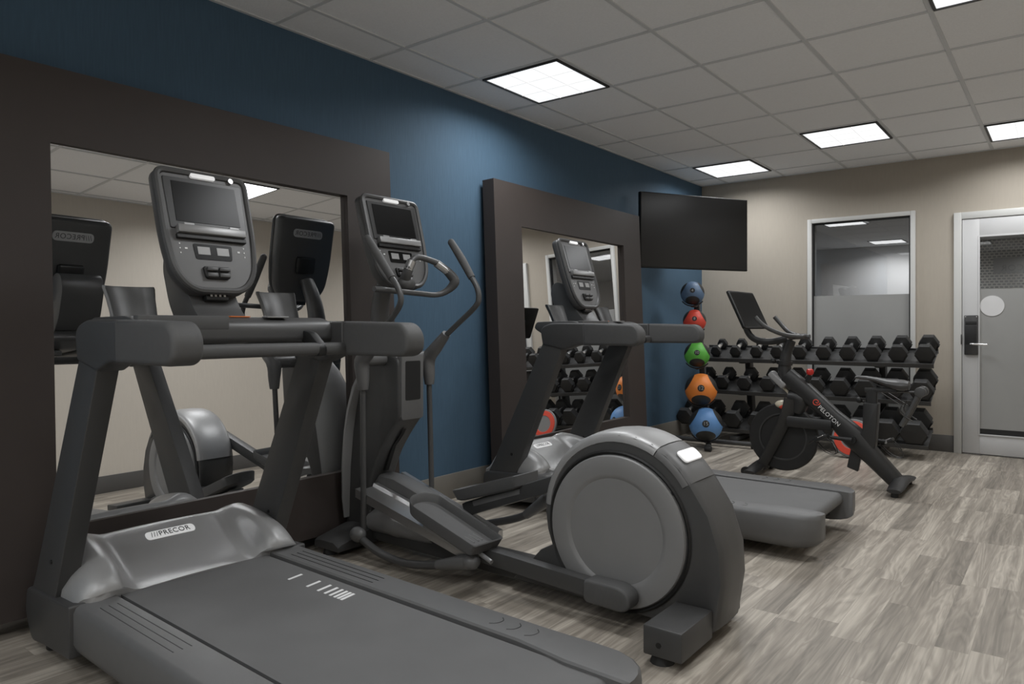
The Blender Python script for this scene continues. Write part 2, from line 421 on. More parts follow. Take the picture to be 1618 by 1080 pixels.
# door
w = B(); frame_ring(w, DX0, DX1, 0.0, DZ1, 0.062, YF-0.03, YF+0.15, 0.003, 0)
door = st(w.done('door_1', 'trim'))
L0, L1, LZ = DX0+0.066, DX1-0.066, DZ1-0.067
g0, g1, gz0, gz1 = 2.652, L1-0.13, 0.19, 1.972
w = B(); y0, y1 = YF-0.020, YF+0.025
w.box(L0, g0, y0, y1, 0.012, LZ, 0.002).box(g1, L1, y0, y1, 0.012, LZ, 0.002).box(g0, g1, y0, y1, gz1, LZ, 0.002).box(g0, g1, y0, y1, 0.012, gz0, 0.002)
w.done('leaf', 'doorpaint', door)
w = B(); frame_ring(w, g0-0.012, g1+0.012, gz0-0.012, gz1+0.012, 0.014, YF-0.026, YF-0.018, 0.002); w.done('glazing_bead', 'doorpaint', door)
B().box(g0, g1, YF+0.001, YF+0.005, gz0, gz1).done('pane', 'glass', door)
B().box(g0, g1, YF-0.004, YF-0.0005, gz0+0.05, 1.50).done('frosted_film', 'film', door)
B().box(g0, g1, YF-0.004, YF-0.0005, gz0, gz0+0.048).done('dark_film', 'gasket', door)
B().cyl((2.745, YF-0.0085, 1.348), (2.745, YF-0.0052, 1.348), 0.092, n=40).done('round_sticker', 'sticker', door)
lk = B().box(2.535, 2.642, YF-0.042, YF-0.020, 0.905, 1.265, 0.006).done('lock_plate', 'lockplate', door)
B().box(2.545, 2.632, YF-0.0455, YF-0.042, 1.18, 1.21, 0.001).box(2.545, 2.632, YF-0.0445, YF-0.042, 1.00, 1.17, 0.001).done('card_reader', 'gasket', lk)
for px in (2.546, 2.631):
    B().cyl((px, YF-0.046, 1.252), (px, YF-0.042, 1.252), 0.004, n=10).done('screw', 'chrome', lk)
B().sweep([(2.59, YF-0.04, 1.005), (2.59, YF-0.085, 1.005), (2.62, YF-0.095, 1.004), (2.715, YF-0.092, 1.000)], 0.009, n=12).done('lever_handle', 'chrome', lk)
B().box(DX0+0.056, DX0+0.066, YF-0.033, YF-0.029, 1.0, 1.09, 0.001).done('strike', 'lockplate', door)
# hall beyond the glass
HB = 15.7
st(B().box(-3, 6, YF+0.2, HB, -0.1, 0).done('floor_hall', 'base_l'))
st(B().box(-3, 6, YF+0.15, HB+0.1, CEIL, CEIL+0.1).done('ceiling_hall', 'tile'))
st(B().box(-3, 6, HB, HB+0.1, 0, CEIL).done('wall_hall_far', 'hallwall'))
st(B().box(-3.1, -3, YF+0.15, HB+0.1, 0, CEIL).done('wall_hall_left', 'hallwall'))
st(B().box(6, 6.1, YF+0.15, HB+0.1, 0, CEIL).done('wall_hall_right', 'hallwall'))
scr = thing('woven_screen', 'woven grey privacy screen with a mirror-written sign, seen through the door glass', 'screen', (2.6, HB-0.06, 0))
B((2.6, HB-0.06, 0)).box(1.75, 3.6, HB-0.08, HB-0.03, 0.0, CEIL-0.02, 0.004).done('panel', 'woven', scr)
B((2.6, HB-0.06, 0)).box(2.19, 3.1, HB-0.10, HB-0.081, 2.12, 2.40, 0.003).done('sign_board', 'silver', scr)
w = B((2.6, HB-0.06, 0)); mxm = Matrix.Translation((2.68, HB-0.102, 2.21)) @ Matrix.Rotation(PI/2, 4, 'X') @ Matrix.Scale(-1, 4, (1, 0, 0))
w.text('///PRECOR', 0.15, mxm, 0.001, spacing=1.1); w.done('lettering', 'ink', scr)

# ------------------------------------------------------------ ceiling lights
def make_light():
    r = thing('ceiling_light', '', 'light')
    hx, hy = TX/2-0.016, TY/2-0.016
    w = B()
    for a, c_, d, e in ((-hx, -hx+0.014, -hy, hy), (hx-0.014, hx, -hy, hy), (-hx, hx, -hy, -hy+0.014), (-hx, hx, hy-0.014, hy)):
        w.box(a, c_, d, e, -0.012, 0.0)
    w.done('fixture_frame', 'fixture', r)
    B().box(-hx+0.014, hx-0.014, -hy+0.014, hy-0.014, -0.006, -0.002).done('diffuser', 'diffuser', r)
    w = B(); ix, iy = hx-0.014, hy-0.014
    for q in (-1/3, 1/3):
        w.box(q*ix-0.002, q*ix+0.002, -iy, iy, -0.010, -0.006); w.box(-ix, ix, q*iy-0.002, q*iy+0.002, -0.010, -0.006)
    w.done('rib', 'cellline', r)
    ld = bpy.data.lights.new('lamp', 'AREA'); ld.shape = 'RECTANGLE'; ld.size = 0.54; ld.size_y = 0.58; ld.energy = LAMP; ld.color = (0.97, 0.985, 1.0); ld.spread = math.radians(158)
    lo = bpy.data.objects.new('lamp', ld); C.objects.link(lo); lo.parent = r; lo.location = (0, 0, -0.013)
    return r
lights = [((1, 2), 'ceiling light nearest the camera over the first mirror, white square panel of nine cells'),
          ((1, 7), 'small-looking white ceiling light above the wall television in the far corner'),
          ((3, 6), 'white ceiling light right of the middle, in front of the window wall'),
          ((5, 7), 'white ceiling light cut by the right edge of the photo, above the glazed door'),
          ((5, 2), 'ceiling light of which only a corner shows at the top edge of the photo'),
          ((5, -3), 'ceiling light behind the camera near the beige wall'),
          ((1, -7), 'added fill light in the unseen ceiling behind the camera, beside the blue wall'),  # unseen fixture added to fill from behind the camera
          ((5, -7), 'added fill light in the unseen ceiling behind the camera, beside the beige wall'),  # likewise an added fill lamp, out of view
          ((3, -5), 'added fill light over the middle of the room, unseen behind the camera'),  # added lamp, makes up for lost fill
          ((3, 0), 'added ceiling light overhead in the middle of the room, out of view')]  # unseen lamp added for the overall light level
proto = make_light()
for k, ((a, c_), lab) in enumerate(lights):
    o = proto if k == 0 else dup(proto)
    o.location = (GX+TX*(a+0.5), GY+TY*(c_+0.5), CEIL-0.002); tag(o, lab, 'light', 'recessed ceiling lights')
for k, (hx_, hy_) in enumerate(((0.55, 11.8), (0.6, 14.9), (3.4, 11.8))):
    o = dup(proto, (hx_, hy_, CEIL-0.002)); tag(o, ['ceiling light in the hall, nearer one seen through the window glass', 'ceiling light in the hall, farther one seen through the window glass', 'ceiling light in the hall beyond the glazed door'][k], 'light', 'hall ceiling lights')

# ------------------------------------------------------------ framed mirrors
def framed_mirror(label, y0, y1, m0, m1, turn, lean, zb, rz=0.0):
    H, zt, D = 2.135, 1.83, 0.10
    yc = (y0+y1)/2; r = thing('framed_mirror', label, 'mirror', (0.004+H*math.sin(lean)+abs(rz)*1.1, yc, 0.06), (0, -lean, rz))
    w = B()
    def rc(x, ya, yb, za, zb_): return [(x, ya-yc, za), (x, yb-yc, za), (x, yb-yc, zb_), (x, ya-yc, zb_)]
    w.loft([rc(0, y0, y1, 0, H), rc(D, y0, y1, 0, H), rc(D, m0, m1, zb, zt), rc(0, m0, m1, zb, zt), rc(0, y0, y1, 0, H)], cap=False)
    bmesh.ops.remove_doubles(w.bm, verts=w.bm.verts, dist=1e-5)
    w.box(0.002, 0.012, m0-yc-0.01, m1-yc+0.01, zb-0.01, zt+0.01)
    w.done('frame', 'mframe', r, 20)
    g = B().box(-0.004, 0.004, (m0-m1)/2+0.001, (m1-m0)/2-0.001, zb, zt).done('mirror_glass', 'mirror', r)
    g.location = (D-0.026, (m0+m1)/2-yc, 0); g.rotation_euler = (0, 0, turn)
framed_mirror('large mirror in a wide dark brown frame behind the nearest treadmill', 0.80, 2.925, 1.120, 2.600, 0.012, 0.047, 0.31)
framed_mirror('dark brown framed mirror behind the second treadmill, dumbbells reflected in it', 3.872, 6.055, 4.185, 5.73, 0.013, 0.042, 0.29, 0.011)

# ------------------------------------------------------------ television
tv = thing('television', 'black wall-mounted television angled across the corner above the dumbbell rack', 'television', (0.40, 6.65, 1.72), (0, 0, math.atan2(1.1, 0.624)))
# local x along the screen, local -y faces the room
B().box(-0.632, 0.632, -0.012, 0.03, 0.0, 0.72, 0.004).done('body', 'tvbody', tv)
B().box(-0.624, 0.624, -0.0135, -0.011, 0.016, 0.712).done('screen', 'tv', tv)
B().box(-0.2, 0.2, 0.03, 0.055, 0.2, 0.55, 0.004).box(-0.04, 0.04, 0.05, 0.43, 0.33, 0.42, 0.004).done('wall_bracket', 'tvbody', tv)

# ------------------------------------------------------------ console shared by the cardio machines
def console(parent, px, pz, tilt, off, sc=1.0, sy=None):
    sy = sy or sc
    """px,pz: bottom centre of the face; tilt back towards the wall"""
    Mx = Matrix(((0, -math.sin(tilt), math.cos(tilt), px), (1, 0, 0, 0), (0, math.cos(tilt), math.sin(tilt), pz), (0, 0, 0, 1))) @ Matrix.Diagonal((sc, sy, sc, 1))
    out = rnd([(-0.186, 0.462), (-0.183, 0.20), (-0.165, 0.07), (-0.105, 0.0), (0.105, 0.0), (0.165, 0.07), (0.183, 0.20), (0.186, 0.462)], [0.035, 0.1, 0.06, 0.07, 0.07, 0.06, 0.1, 0.035], 6)
    h = B(off).prism(out, 'z', -0.055, 0.004, 0.02, 3, Mx)
    h.sweep([(p[0]*0.955, 0.01+p[1]*0.965, 0.006) for p in out], 0.012, 0.011, 8, 1, True, Mx, up=(0, 0, 1))
    hs = h.done('console_housing', 'plastic', parent)
    B(off).prism([(p[0]*0.91, 0.021+p[1]*0.92) for p in out], 'z', 0.0, 0.0065, 0.001, 1, Mx).done('face_panel', 'plastic_mid', hs)
    scn = B(off).prism(rnd([(-0.152, 0.235), (0.152, 0.235), (0.158, 0.43), (-0.158, 0.43)], 0.006), 'z', 0.004, 0.011, 0.002, 1, Mx).done('screen_bezel', 'bezel', hs)
    B(off).box(-0.128, 0.128, 0.262, 0.415, 0.0105, 0.0125, Mx=Mx).done('screen', 'glossblack', parent)
    B(off).box(-0.135, 0.135, 0.214, 0.244, 0.006, 0.034, 0.004, 2, Mx).box(-0.11, -0.07, 0.24, 0.252, 0.02, 0.03, 0.002, 1, Mx).box(0.07, 0.11, 0.24, 0.252, 0.02, 0.03, 0.002, 1, Mx).done('reading_ledge', 'silver', parent)
    B(off).box(-0.138, 0.138, 0.196, 0.2135, 0.006, 0.022, 0.002, 1, Mx).done('ledge_slot', 'plastic_dark', parent)
    B(off).prism(rnd([(-0.072, 0.125), (0.072, 0.125), (0.078, 0.183), (-0.078, 0.183)], 0.008), 'z', 0.006, 0.0085, 0, 1, Mx).done('display_window', 'glossblack', parent)
    for q in (-0.038, 0.038):
        B(off).box(q-0.024, q+0.024, 0.143, 0.172, 0.008, 0.0100, Mx=Mx).done('display', 'lcd', parent)
    kb = B(off)
    for sx in (-1, 1):
        for k in range(3): kb.cyl((sx*0.128, 0.145+k*0.017, 0.006), (sx*0.128, 0.145+k*0.017, 0.0085), 0.0028, n=8, Mx=Mx)
        kb.box(sx*0.105-0.005, sx*0.105+0.005, 0.160, 0.166, 0.006, 0.008, Mx=Mx)
    kb.done('keypad', 'white', parent)
    B(off).prism(rnd([(-0.048, 0.052), (0.048, 0.052), (0.055, 0.098), (-0.055, 0.098)], 0.012), 'z', 0.004, 0.018, 0.004, 2, Mx).done('motion_control', 'plastic_dark', parent)
    kb = B(off)
    for sx in (-1, 1):
        kb.box(sx*0.024-0.021, sx*0.024+0.021, 0.056, 0.072, 0.012, 0.026, 0.003, 2, Mx).box(sx*0.024-0.021, sx*0.024+0.021, 0.078, 0.092, 0.012, 0.030, 0.003, 2, Mx)
    kb.done('rocker_key', 'plastic', parent)
    B(off).prism(rnd([(-0.050, 0.436), (0.050, 0.436), (0.050, 0.454), (-0.050, 0.454)], 0.009), 'z', 0.005, 0.017, 0.001, 1, Mx).done('brand_badge', 'badge', parent)
    B(off).cyl((0.115, 0.445, 0.008), (0.115, 0.445, 0.0185), 0.010, n=16, Mx=Mx).done('round_badge', 'alu', parent)
    # back: pill badge with lettering, vent pocket
    B(off).prism(rnd([(-0.095, 0.355), (0.095, 0.355), (0.095, 0.400), (-0.095, 0.400)], 0.022), 'z', -0.0585, -0.053, 0.001, 1, Mx).done('rear_badge', 'badge_grey', parent)
    tx = B(off); tx.text('///PRECOR', 0.034, Mx @ Matrix.Translation((0, 0.377, -0.0592)) @ Matrix.Rotation(PI, 4, 'Y'), 0.0004, spacing=1.1); tx.done('rear_lettering', 'ink', parent)
    B(off).box(-0.062, 0.062, 0.16, 0.25, -0.075, -0.05, 0.012, 3, Mx).done('rear_bracket', 'plastic_dark', parent)
    B(off).box(-0.045, 0.045, -0.018, 0.012, -0.045, -0.012, 0.004, 2, Mx).done('jack_panel', 'plastic_dark', parent)
    jk = B(off)
    for q in (-0.025, -0.008, 0.010, 0.028): jk.box(q-0.004, q+0.004, -0.006, 0.002, -0.013, -0.0105, Mx=Mx)
    jk.done('jack_mark', 'white', parent)

# ------------------------------------------------------------ treadmill
def smooth01(a, b, x):
    u = max(0, min(1, (x-a)/(b-a))); return u*u*(3-2*u)
def treadmill(label, yc, rz, dx=0.0):
    OX = 0.24+dx; off = (0.24, 0, 0)
    r = thing('treadmill', label, 'treadmill', (OX, yc, 0), (0, 0, rz), 'treadmills facing the mirrors')
    # side covers with foot rails
    for sd in (-1, 1):
        loops = []
        stns = [(0.60, 0), (0.62, 1), (1.2, 1), (1.95, 1), (2.06, 1.05), (2.14, 1.35), (2.22, 1.6), (2.28, 1.45), (2.315, 1.0), (2.335, 0.45), (2.34, 0.2)]
        for x, f in stns:
            ti = 0.301 - (0.028*smooth01(2.0, 2.12, x)); to = 0.442
            top = 0.232+0.004*smooth01(2.0, 2.15, x); bt = 0.062
            e = 0.0
            if x > 2.2:
                e = (x-2.2)/0.14; e = 1-math.sqrt(max(0, 1-min(1, e)**2))
            ti2 = ti+0.012*e; to2 = to-0.105*e; top2 = top-0.008*e; bt2 = bt+0.045*e
            L = [(ti2, bt2), (ti2, top2-0.006), (ti2+0.006, top2), (to2-0.022, top2), (to2-0.008, top2-0.007), (to2, top2-0.024), (to2, bt2+0.045), (to2-0.01, bt2+0.02), (to2-0.04, bt2)]
            loops.append([(x, sd*a, z) for a, z in L])
        w = B(off); w.loft(loops); side = w.done('side_rail', 'rail', r, 40)
        g = B(off)
        for q in (0.335, 0.362, 0.389): g.box(0.74, 1.25, sd*q-0.0012, sd*q+0.0012, 0.2318, 0.2332)
        for k, q in enumerate((1.83, 1.90, 1.97)):
            g.sweep([(q-0.018, sd*0.335, 0.2318), (q, sd*0.35, 0.2318), (q+0.004, sd*0.378, 0.2318), (q-0.012, sd*0.395, 0.2318)], 0.0018, 0.0016, 6, 3)
        g.done('rail_groove', 'plastic_dark', side, split=True)
        # front casting and foot
        w = B(off); w.prism(rnd([(0.245, 0.115), (0.255, 0.215), (0.66, 0.235), (0.665, 0.060), (0.42, 0.045), (0.31, 0.03)], [0.03, 0.04, 0.01, 0.01, 0.05, 0.03]), 'y', sd*0.355, sd*0.457, 0.008, 2)
        w.done('front_casting', 'frame_dark', r)
        B(off).cyl((0.37, sd*0.40, 0.0), (0.37, sd*0.40, 0.05), 0.028, bev=0.004).done('foot', 'rubber', r)
        B(off).cyl((1.90, sd*0.27, 0.0), (1.90, sd*0.27, 0.09), 0.028, bev=0.004).done('foot', 'rubber', r)
        # upright post
        w = B(off)
        w.prism(rnd([(0.235, 0.14), (0.50, 0.20), (0.545, 0.30), (0.885, 1.065), (0.738, 1.085), (0.315, 0.25)], [0.02, 0.02, 0.08, 0.01, 0.01, 0.08]), 'y', sd*0.380, sd*0.447, 0.011, 3)
        w.done('upright', 'frame_dark', r, 30)
        B(off).cyl((0.48, sd*0.445, 0.345), (0.48, sd*0.4505, 0.345), 0.008, n=12).done('screw', 'plastic_dark', r)
        B(off).cyl((0.50, sd*0.3755, 0.36), (0.50, sd*0.382, 0.36), 0.007, n=12).done('screw', 'plastic_dark', r)
        # handrail
        w = B(off)
        w.prism(rnd([(0.725, 1.050), (0.705, 1.155), (0.790, 1.184), (1.03, 1.182), (1.03, 1.052), (0.97, 1.050), (0.885, 1.020)], [0.01, 0.085, 0.06, 0.0, 0.0, 0.04, 0.01], 7), 'y', sd*0.368, sd*0.456, 0.024, 4)
        w.done('handrail', 'frame_dark', r, 30)
        w = B(off)
        w.prism(rnd([(1.025, 1.182), (1.36, 1.175), (1.400, 1.13), (1.395, 1.072), (1.36, 1.052), (1.025, 1.050)], [0.0, 0.05, 0.03, 0.03, 0.02, 0.0], 7), 'y', sd*0.370, sd*0.460, 0.028, 5)
        w.done('handrail_grip', 'grip', r, 40)
        # bottle wings
        loops = []
        for k in range(9):
            a = -PI*0.50+PI*1.0*k/8
            cx, cy_ = 0.70, sd*0.215+sd*0.0
            loops.append((math.cos(a), math.sin(a)))
        w = B(off); outer = []; 
        for zz, rr, xx in ((1.175, 0.076, 0.760), (1.215, 0.078, 0.745), (1.255, 0.081, 0.727), (1.292, 0.087, 0.710), (1.300, 0.085, 0.707)):
            o1 = []; o2 = []
            for ca, sa in loops:
                o1.append((xx-ca*rr*0.62, sd*0.285+sa*rr*(1.0), zz)); o2.append((xx-ca*(rr-0.007)*0.60+0.006, sd*0.285+sa*(rr-0.007), zz))
            outer.append(o1+o2[::-1])
        w.loft(outer); w.done('bottle_holder', 'plastic', r, 50)
    # belt
    w = B(off); zt, r0, xe = 0.222, 0.036, 2.255; loops = []
    pr = [(0.56, zt)]+[(0.56+(xe-0.56)*k/6, zt) for k in range(1, 7)]
    pr += [(xe+r0*math.sin(PI*k/10), zt-r0+r0*math.cos(PI*k/10)) for k in range(1, 11)]+[(0.6, zt-2*r0)]
    inn = [(x, z) for x, z in pr]
    outp = [(x, z) for x, z in pr]
    loops = [[(x, t_, z) for x, z in pr] for t_ in (-0.283, 0.283)]
    w.loft(loops, cap=True); w.done('running_belt', 'belt', r, 30)
    B(off).box(0.6, 2.22, -0.312, 0.312, 0.085, 0.205, 0.004).done('deck', 'deckblack', r)
    B(off).cyl((2.255, -0.30, 0.186), (2.255, 0.30, 0.186), 0.030).done('rear_roller', 'plastic_dark', r)
    B(off).box(0.30, 2.0, -0.30, 0.30, 0.05, 0.10, 0.01).done('chassis', 'plastic_dark', r)
    # belt stripes
    w = B(off); 
    for x in (0.95, 1.065, 1.13, 1.17, 1.20, 1.225, 1.245, 1.263):
        w.prism([(x+0.006, 0.175), (x+0.018, 0.175), (x+0.008, 0.240), (x-0.004, 0.240)], 'z', zt-0.001, zt+0.0012)
    w.done('belt_stripe', 'white', r, split=True)
    # motor hood
    NX, NY = 26, 40; w = B(off); rows = []
    for i in range(NX+1):
        u = i/NX; x0 = 0.25; row = []
        for j in range(NY+1):
            t_ = -0.43+0.86*j/NY; a = abs(t_)
            xe_ = 0.640+0.045*smooth01(0.26, 0.31, a)-0.05*smooth01(0.37, 0.43, a)
            x = x0+(xe_-x0)*u
            hc = 0.228+0.150*(smooth01(0.0, 0.22, u)*(1-smooth01(0.12, 1.02, u)**0.9))
            hs = 0.236+0.150*(smooth01(0.0, 0.22, u)*math.sqrt(max(0, 1-(max(0, u-0.18)/0.83)**2.2)))
            f = smooth01(0.215, 0.305, a)
            h = hc*(1-f)+hs*f
            h = h-0.004*(a/0.2)**2*(1-f)
            if a > 0.31:
                q = (a-0.31)/0.12; h = 0.215+(h-0.215)*math.sqrt(max(0, 1-q*q*0.92))
            row.append((x, t_, h))
        rows.append(row)
    # closed loops: top row then bottom row
    loops = [row+[(row[-1][0], row[-1][1], 0.12), (row[0][0], row[0][1], 0.12)] for row in rows]
    w.loft(loops); hood = w.done('motor_hood', 'shell', r, 50)
    # badge on the hood
    def hoodmap(co):   # text plane x->across(t), y->towards wall
        t_ = co.x; u = 0.40-co.y/0.39
        h = 0.228+0.150*(smooth01(0.0, 0.22, u)*(1-smooth01(0.12, 1.02, u)**0.9))-0.004*(t_/0.2)**2
        return Vector((0.25+0.39*u, t_, h+0.001+co.z))
    bd = B(off); pts = rnd([(-0.098, -0.018), (0.098, -0.018), (0.098, 0.018), (-0.098, 0.018)], 0.018, 4)
    top = [hoodmap(Vector((p[0], p[1], 0.0015))) for p in pts]; bot = [hoodmap(Vector((p[0], p[1], -0.004))) for p in pts]
    bd.loft([bot, top]); bd.done('hood_badge', 'badge', r)
    bd = B(off); bd.text('///PRECOR', 0.031, None, 0.0006, fn=lambda c: hoodmap(Vector((c.x, c.y, 0.0018+c.z))), spacing=1.1); bd.done('hood_lettering', 'ink', r)
    # dash bridge, lower grab bar
    w = B(off)
    w.prism(rnd([(0.60, 1.150), (0.62, 1.192), (0.90, 1.196), (0.965, 1.175), (0.965, 1.110), (0.93, 1.098), (0.68, 1.105)], [0.02, 0.02, 0.03, 0.03, 0.015, 0.02, 0.02]), 'y', -0.372, 0.372, 0.006, 2)
    w.box(0.66, 0.93, -0.17, -0.05, 1.075, 1.105, 0.008); w.box(0.66, 0.93, 0.03, 0.28, 1.085, 1.11, 0.008)
    w.done('dash_bridge', 'plastic', r)
    B(off).box(0.93, 0.966, -0.366, -0.06, 1.150, 1.1975, 0.004).done('dash_tray', 'grip', r)
    B(off).box(0.905, 0.945, 0.10, 0.19, 1.192, 1.199, 0.003).done('dash_trim', 'silver', r)
    B(off).box(0.86, 0.905, -0.02, 0.055, 1.1945, 1.1985, 0.001).done('safety_sticker', 'orange', r)
    w = B(off); w.sweep([(0.99, -0.375, 1.077), (1.03, -0.33, 1.077), (1.035, 0, 1.078), (1.03, 0.33, 1.077), (0.99, 0.375, 1.077)], 0.030, 0.024, 16, 4, sq=0.7)
    w.done('grab_bar', 'grip', r)
    w = B(off)
    for q in (-0.255, 0.255): w.prism(rnd([(0.95, 1.11), (0.95, 1.15), (1.0, 1.14), (1.066, 1.09), (1.066, 1.05), (0.99, 1.05)], 0.015), 'y', q-0.018, q+0.018, 0.006, 2)
    w.done('grab_bar_bracket', 'plastic_dark', r, split=True)
    # neck
    w = B(off)
    nk = [(0.63, 1.19), (0.82, 1.19), (0.775, 1.225), (0.735, 1.28), (0.655, 1.43), (0.60, 1.462), (0.55, 1.445), (0.535, 1.38), (0.585, 1.25)]
    w.prism(rnd(nk, [0.01, 0.01, 0.03, 0.05, 0.03, 0.03, 0.03, 0.04, 0.04]), 'y', -0.092, 0.092, 0.02, 3)
    w.done('console_neck', 'plastic', r, 35)
    console(r, 0.785, 1.280, 0.30, off, 0.97, 1.04)
    return r
treadmill('nearest treadmill, charcoal with long grey belt, in front of the first mirror', 1.437, -0.026, 0.05)
treadmill('second treadmill, half hidden behind the elliptical, in front of the far mirror', 4.075, 0.0, 0.0)

# ------------------------------------------------------------ elliptical
def elliptical(yc):
    off = (1.2, 0, 0); r = thing('elliptical_trainer', 'grey elliptical cross trainer with a large round drum, between the two treadmills', 'elliptical', (1.2, yc, 0))
    # base
    w = B(off); w.prism(rnd([(0.20, 0.05), (0.20, 0.17), (0.62, 0.165), (0.95, 0.115), (1.55, 0.115), (2.15, 0.13), (2.15, 0.045), (1.4, 0.035), (0.6, 0.04)], 0.02), 'y', -0.075, 0.075, 0.012, 2)
    w.done('base_rail', 'frame_dark', r)
    w = B(off)
    w.loft([[(0.10, t_, 0.03), (0.10, t_, z_), (0.15, t_, z_+0.01), (0.25, t_, z_+0.01), (0.29, t_, z_-0.01), (0.29, t_, 0.03)] for t_, z_ in ((-0.30, 0.06), (-0.28, 0.072), (-0.10, 0.11), (0.10, 0.11), (0.28, 0.072), (0.30, 0.06))], Mx=Matrix.Translation((0.125, 0, 0)))
    w.done('front_foot_bar', 'frame_dark', r)
    for sx, sa_, sb_ in ((0.31, -0.26, 0.26), (2.19, -0.315, 0.18)):
        for ss in (sa_, sb_): B(off).cyl((sx, ss, 0.0), (sx, ss, 0.035), 0.042, 0.03, n=20).done('foot_pad', 'rubber', r)
    B(off).box(2.14, 2.285, -0.365, -0.10, 0.032, 0.135, 0.008).done('rear_foot_bar', 'frame_dark', r)
    B(off).box(2.14, 2.265, 0.10, 0.23, 0.032, 0.115, 0.008).done('rear_foot_bar', 'frame_dark', r)
    B(off).cyl((2.20, -0.3665, 0.075), (2.20, -0.362, 0.075), 0.010, n=12).done('screw', 'plastic_dark', r)
    # column body
    w = B(off)
    col = [(0.225, 0.06), (0.225, 0.30), (0.27, 0.65), (0.33, 0.88), (0.38, 1.03), (0.55, 1.04), (0.625, 0.99), (0.63, 0.70), (0.56, 0.62), (0.47, 0.50), (0.41, 0.36), (0.42, 0.10), (0.38, 0.05)]
    w.prism(rnd(col, [0.02, 0.15, 0.2, 0.1, 0.04, 0.04, 0.03, 0.03, 0.08, 0.1, 0.05, 0.03, 0.02], 6), 'y', -0.088, 0.088, 0.02, 3)
    w.done('mast_body', 'frame_dark', r, 30)
    B(off).prism([(0.560, 0.600), (0.580, 0.632), (0.502, 0.535), (0.445, 0.40), (0.425, 0.40), (0.470, 0.515)], 'y', -0.014, 0.010).done('ramp_slot', 'deckblack', r)
    # front shroud wraps the wall side
    loops = []
    for z, xf, hw, dp in ((0.14, 0.209, 0.120, 0.03), (0.25, 0.207, 0.135, 0.035), (0.42, 0.205, 0.140, 0.045), (0.60, 0.215, 0.140, 0.055), (0.72, 0.232, 0.136, 0.062), (0.84, 0.262, 0.125, 0.065), (0.92, 0.30, 0.108, 0.06), (0.99, 0.35, 0.08, 0.05), (1.02, 0.38, 0.055, 0.04)):
        L = []
        for k in range(15):
            a = -PI/2+PI*k/14; L.append((xf+dp*(1-math.cos(a)**0.8 if math.cos(a) > 0 else 1), hw*math.sin(a), z))
        L += [(xf+dp+0.004, hw*0.9, z), (xf+dp+0.004, -hw*0.9, z)]
        loops.append(L)
    w = B(off); w.loft(loops); w.done('front_shroud', 'shroud', r, 40)
    # bottle holder plate
    w = B(off); pl = rnd([(-0.078, 0.685), (0.078, 0.685), (0.078, 1.02), (-0.078, 1.02)], 0.02)
    w.prism(pl, 'x', 0.600, 0.638, 0.006, 2); w.done('bottle_holder', 'plastic_mid', r)
    B(off).prism(rnd([(-0.053, 0.785), (0.053, 0.785), (0.053, 0.985), (-0.053, 0.985)], 0.01), 'x', 0.632, 0.6395).done('holder_shade_plate', 'deckblack', r)  # flat black plate stands in for the shade of a recess
    # pivot axle
    B(off).cyl((0.51, -0.235, 0.995), (0.51, 0.235, 0.995), 0.034, n=24).done('pivot_axle', 'plastic_mid', r)
    # neck, console
    w = B(off); w.sweep([(0.40, 0, 1.0), (0.385, 0, 1.16), (0.40, 0, 1.32), (0.46, 0, 1.46)], [0.07, 0.058, 0.05, 0.045], [0.06, 0.045, 0.04, 0.035], 16, 4, up=(1, 0, 0)); w.done('console_neck', 'plastic', r)
    console(r, 0.585, 1.360, 0.27, off, 1.07)
    # fixed handlebar
    w = B(off)
    w.sweep([(0.70, -0.315, 1.340), (0.70, -0.20, 1.336), (0.70, 0.0, 1.328), (0.71, 0.10, 1.326), (0.735, 0.155, 1.350), (0.762, 0.180, 1.392), (0.752, 0.165, 1.428), (0.730, 0.105, 1.478), (0.715, 0.06, 1.498), (0.702, -0.02, 1.512), (0.695, -0.060, 1.495), (0.685, -0.082, 1.44), (0.65, -0.07, 1.385)],
            [0.014, 0.014, 0.014, 0.014, 0.018, 0.026, 0.025, 0.018, 0.016, 0.015, 0.016, 0.024, 0.03], None, 14, 4); w.done('fixed_handlebar', 'plastic', r)
    w = B(off); w.sphere((0.650, -0.06, 1.378), 0.045, (0.9, 1.2, 0.95)); w.done('handlebar_boss', 'plastic', r)
    w = B(off); w.sweep([(0.745, 0.145, 1.447), (0.722, 0.085, 1.488)], 0.0215, n=12, smooth=1); w.sweep([(0.695, -0.063, 1.490), (0.686, -0.081, 1.445)], 0.0240, n=12, smooth=1); w.done('pulse_sensor', 'alu', r, split=True)
    # moving levers
    for sd, gx in ((-1, 0.0), (1, 0.155)):
        y_ = sd*0.222
        if sd < 0: top = [(0.545, y_, 1.600), (0.635, y_, 1.495), (0.722, y_, 1.395)]; arm = [(0.722, y_, 1.395), (0.765, y_, 1.345), (0.785, y_, 1.29), (0.755, y_, 1.235), (0.66, y_, 1.15), (0.57, y_, 1.075)]; bt = [(0.60, y_, 1.10), (0.50, y_, 1.0)]
        else: top = [(0.700, y_, 1.610), (0.775, y_, 1.515), (0.845, y_, 1.415)]; arm = [(0.845, y_, 1.415), (0.88, y_, 1.365), (0.893, y_, 1.31), (0.87, y_, 1.265), (0.74, y_, 1.17), (0.62, y_, 1.085)]; bt = [(0.655, y_, 1.115), (0.54, y_, 1.01)]
        lv = B(off).sweep(arm, 0.0145, n=14).done('swing_lever', 'plastic', r)
        B(off).sweep(top, [0.019, 0.022, 0.019], n=16).sphere(top[0], 0.019, n=12).done('lever_grip', 'grip', lv)
        px = 0.505 if sd < 0 else 0.53
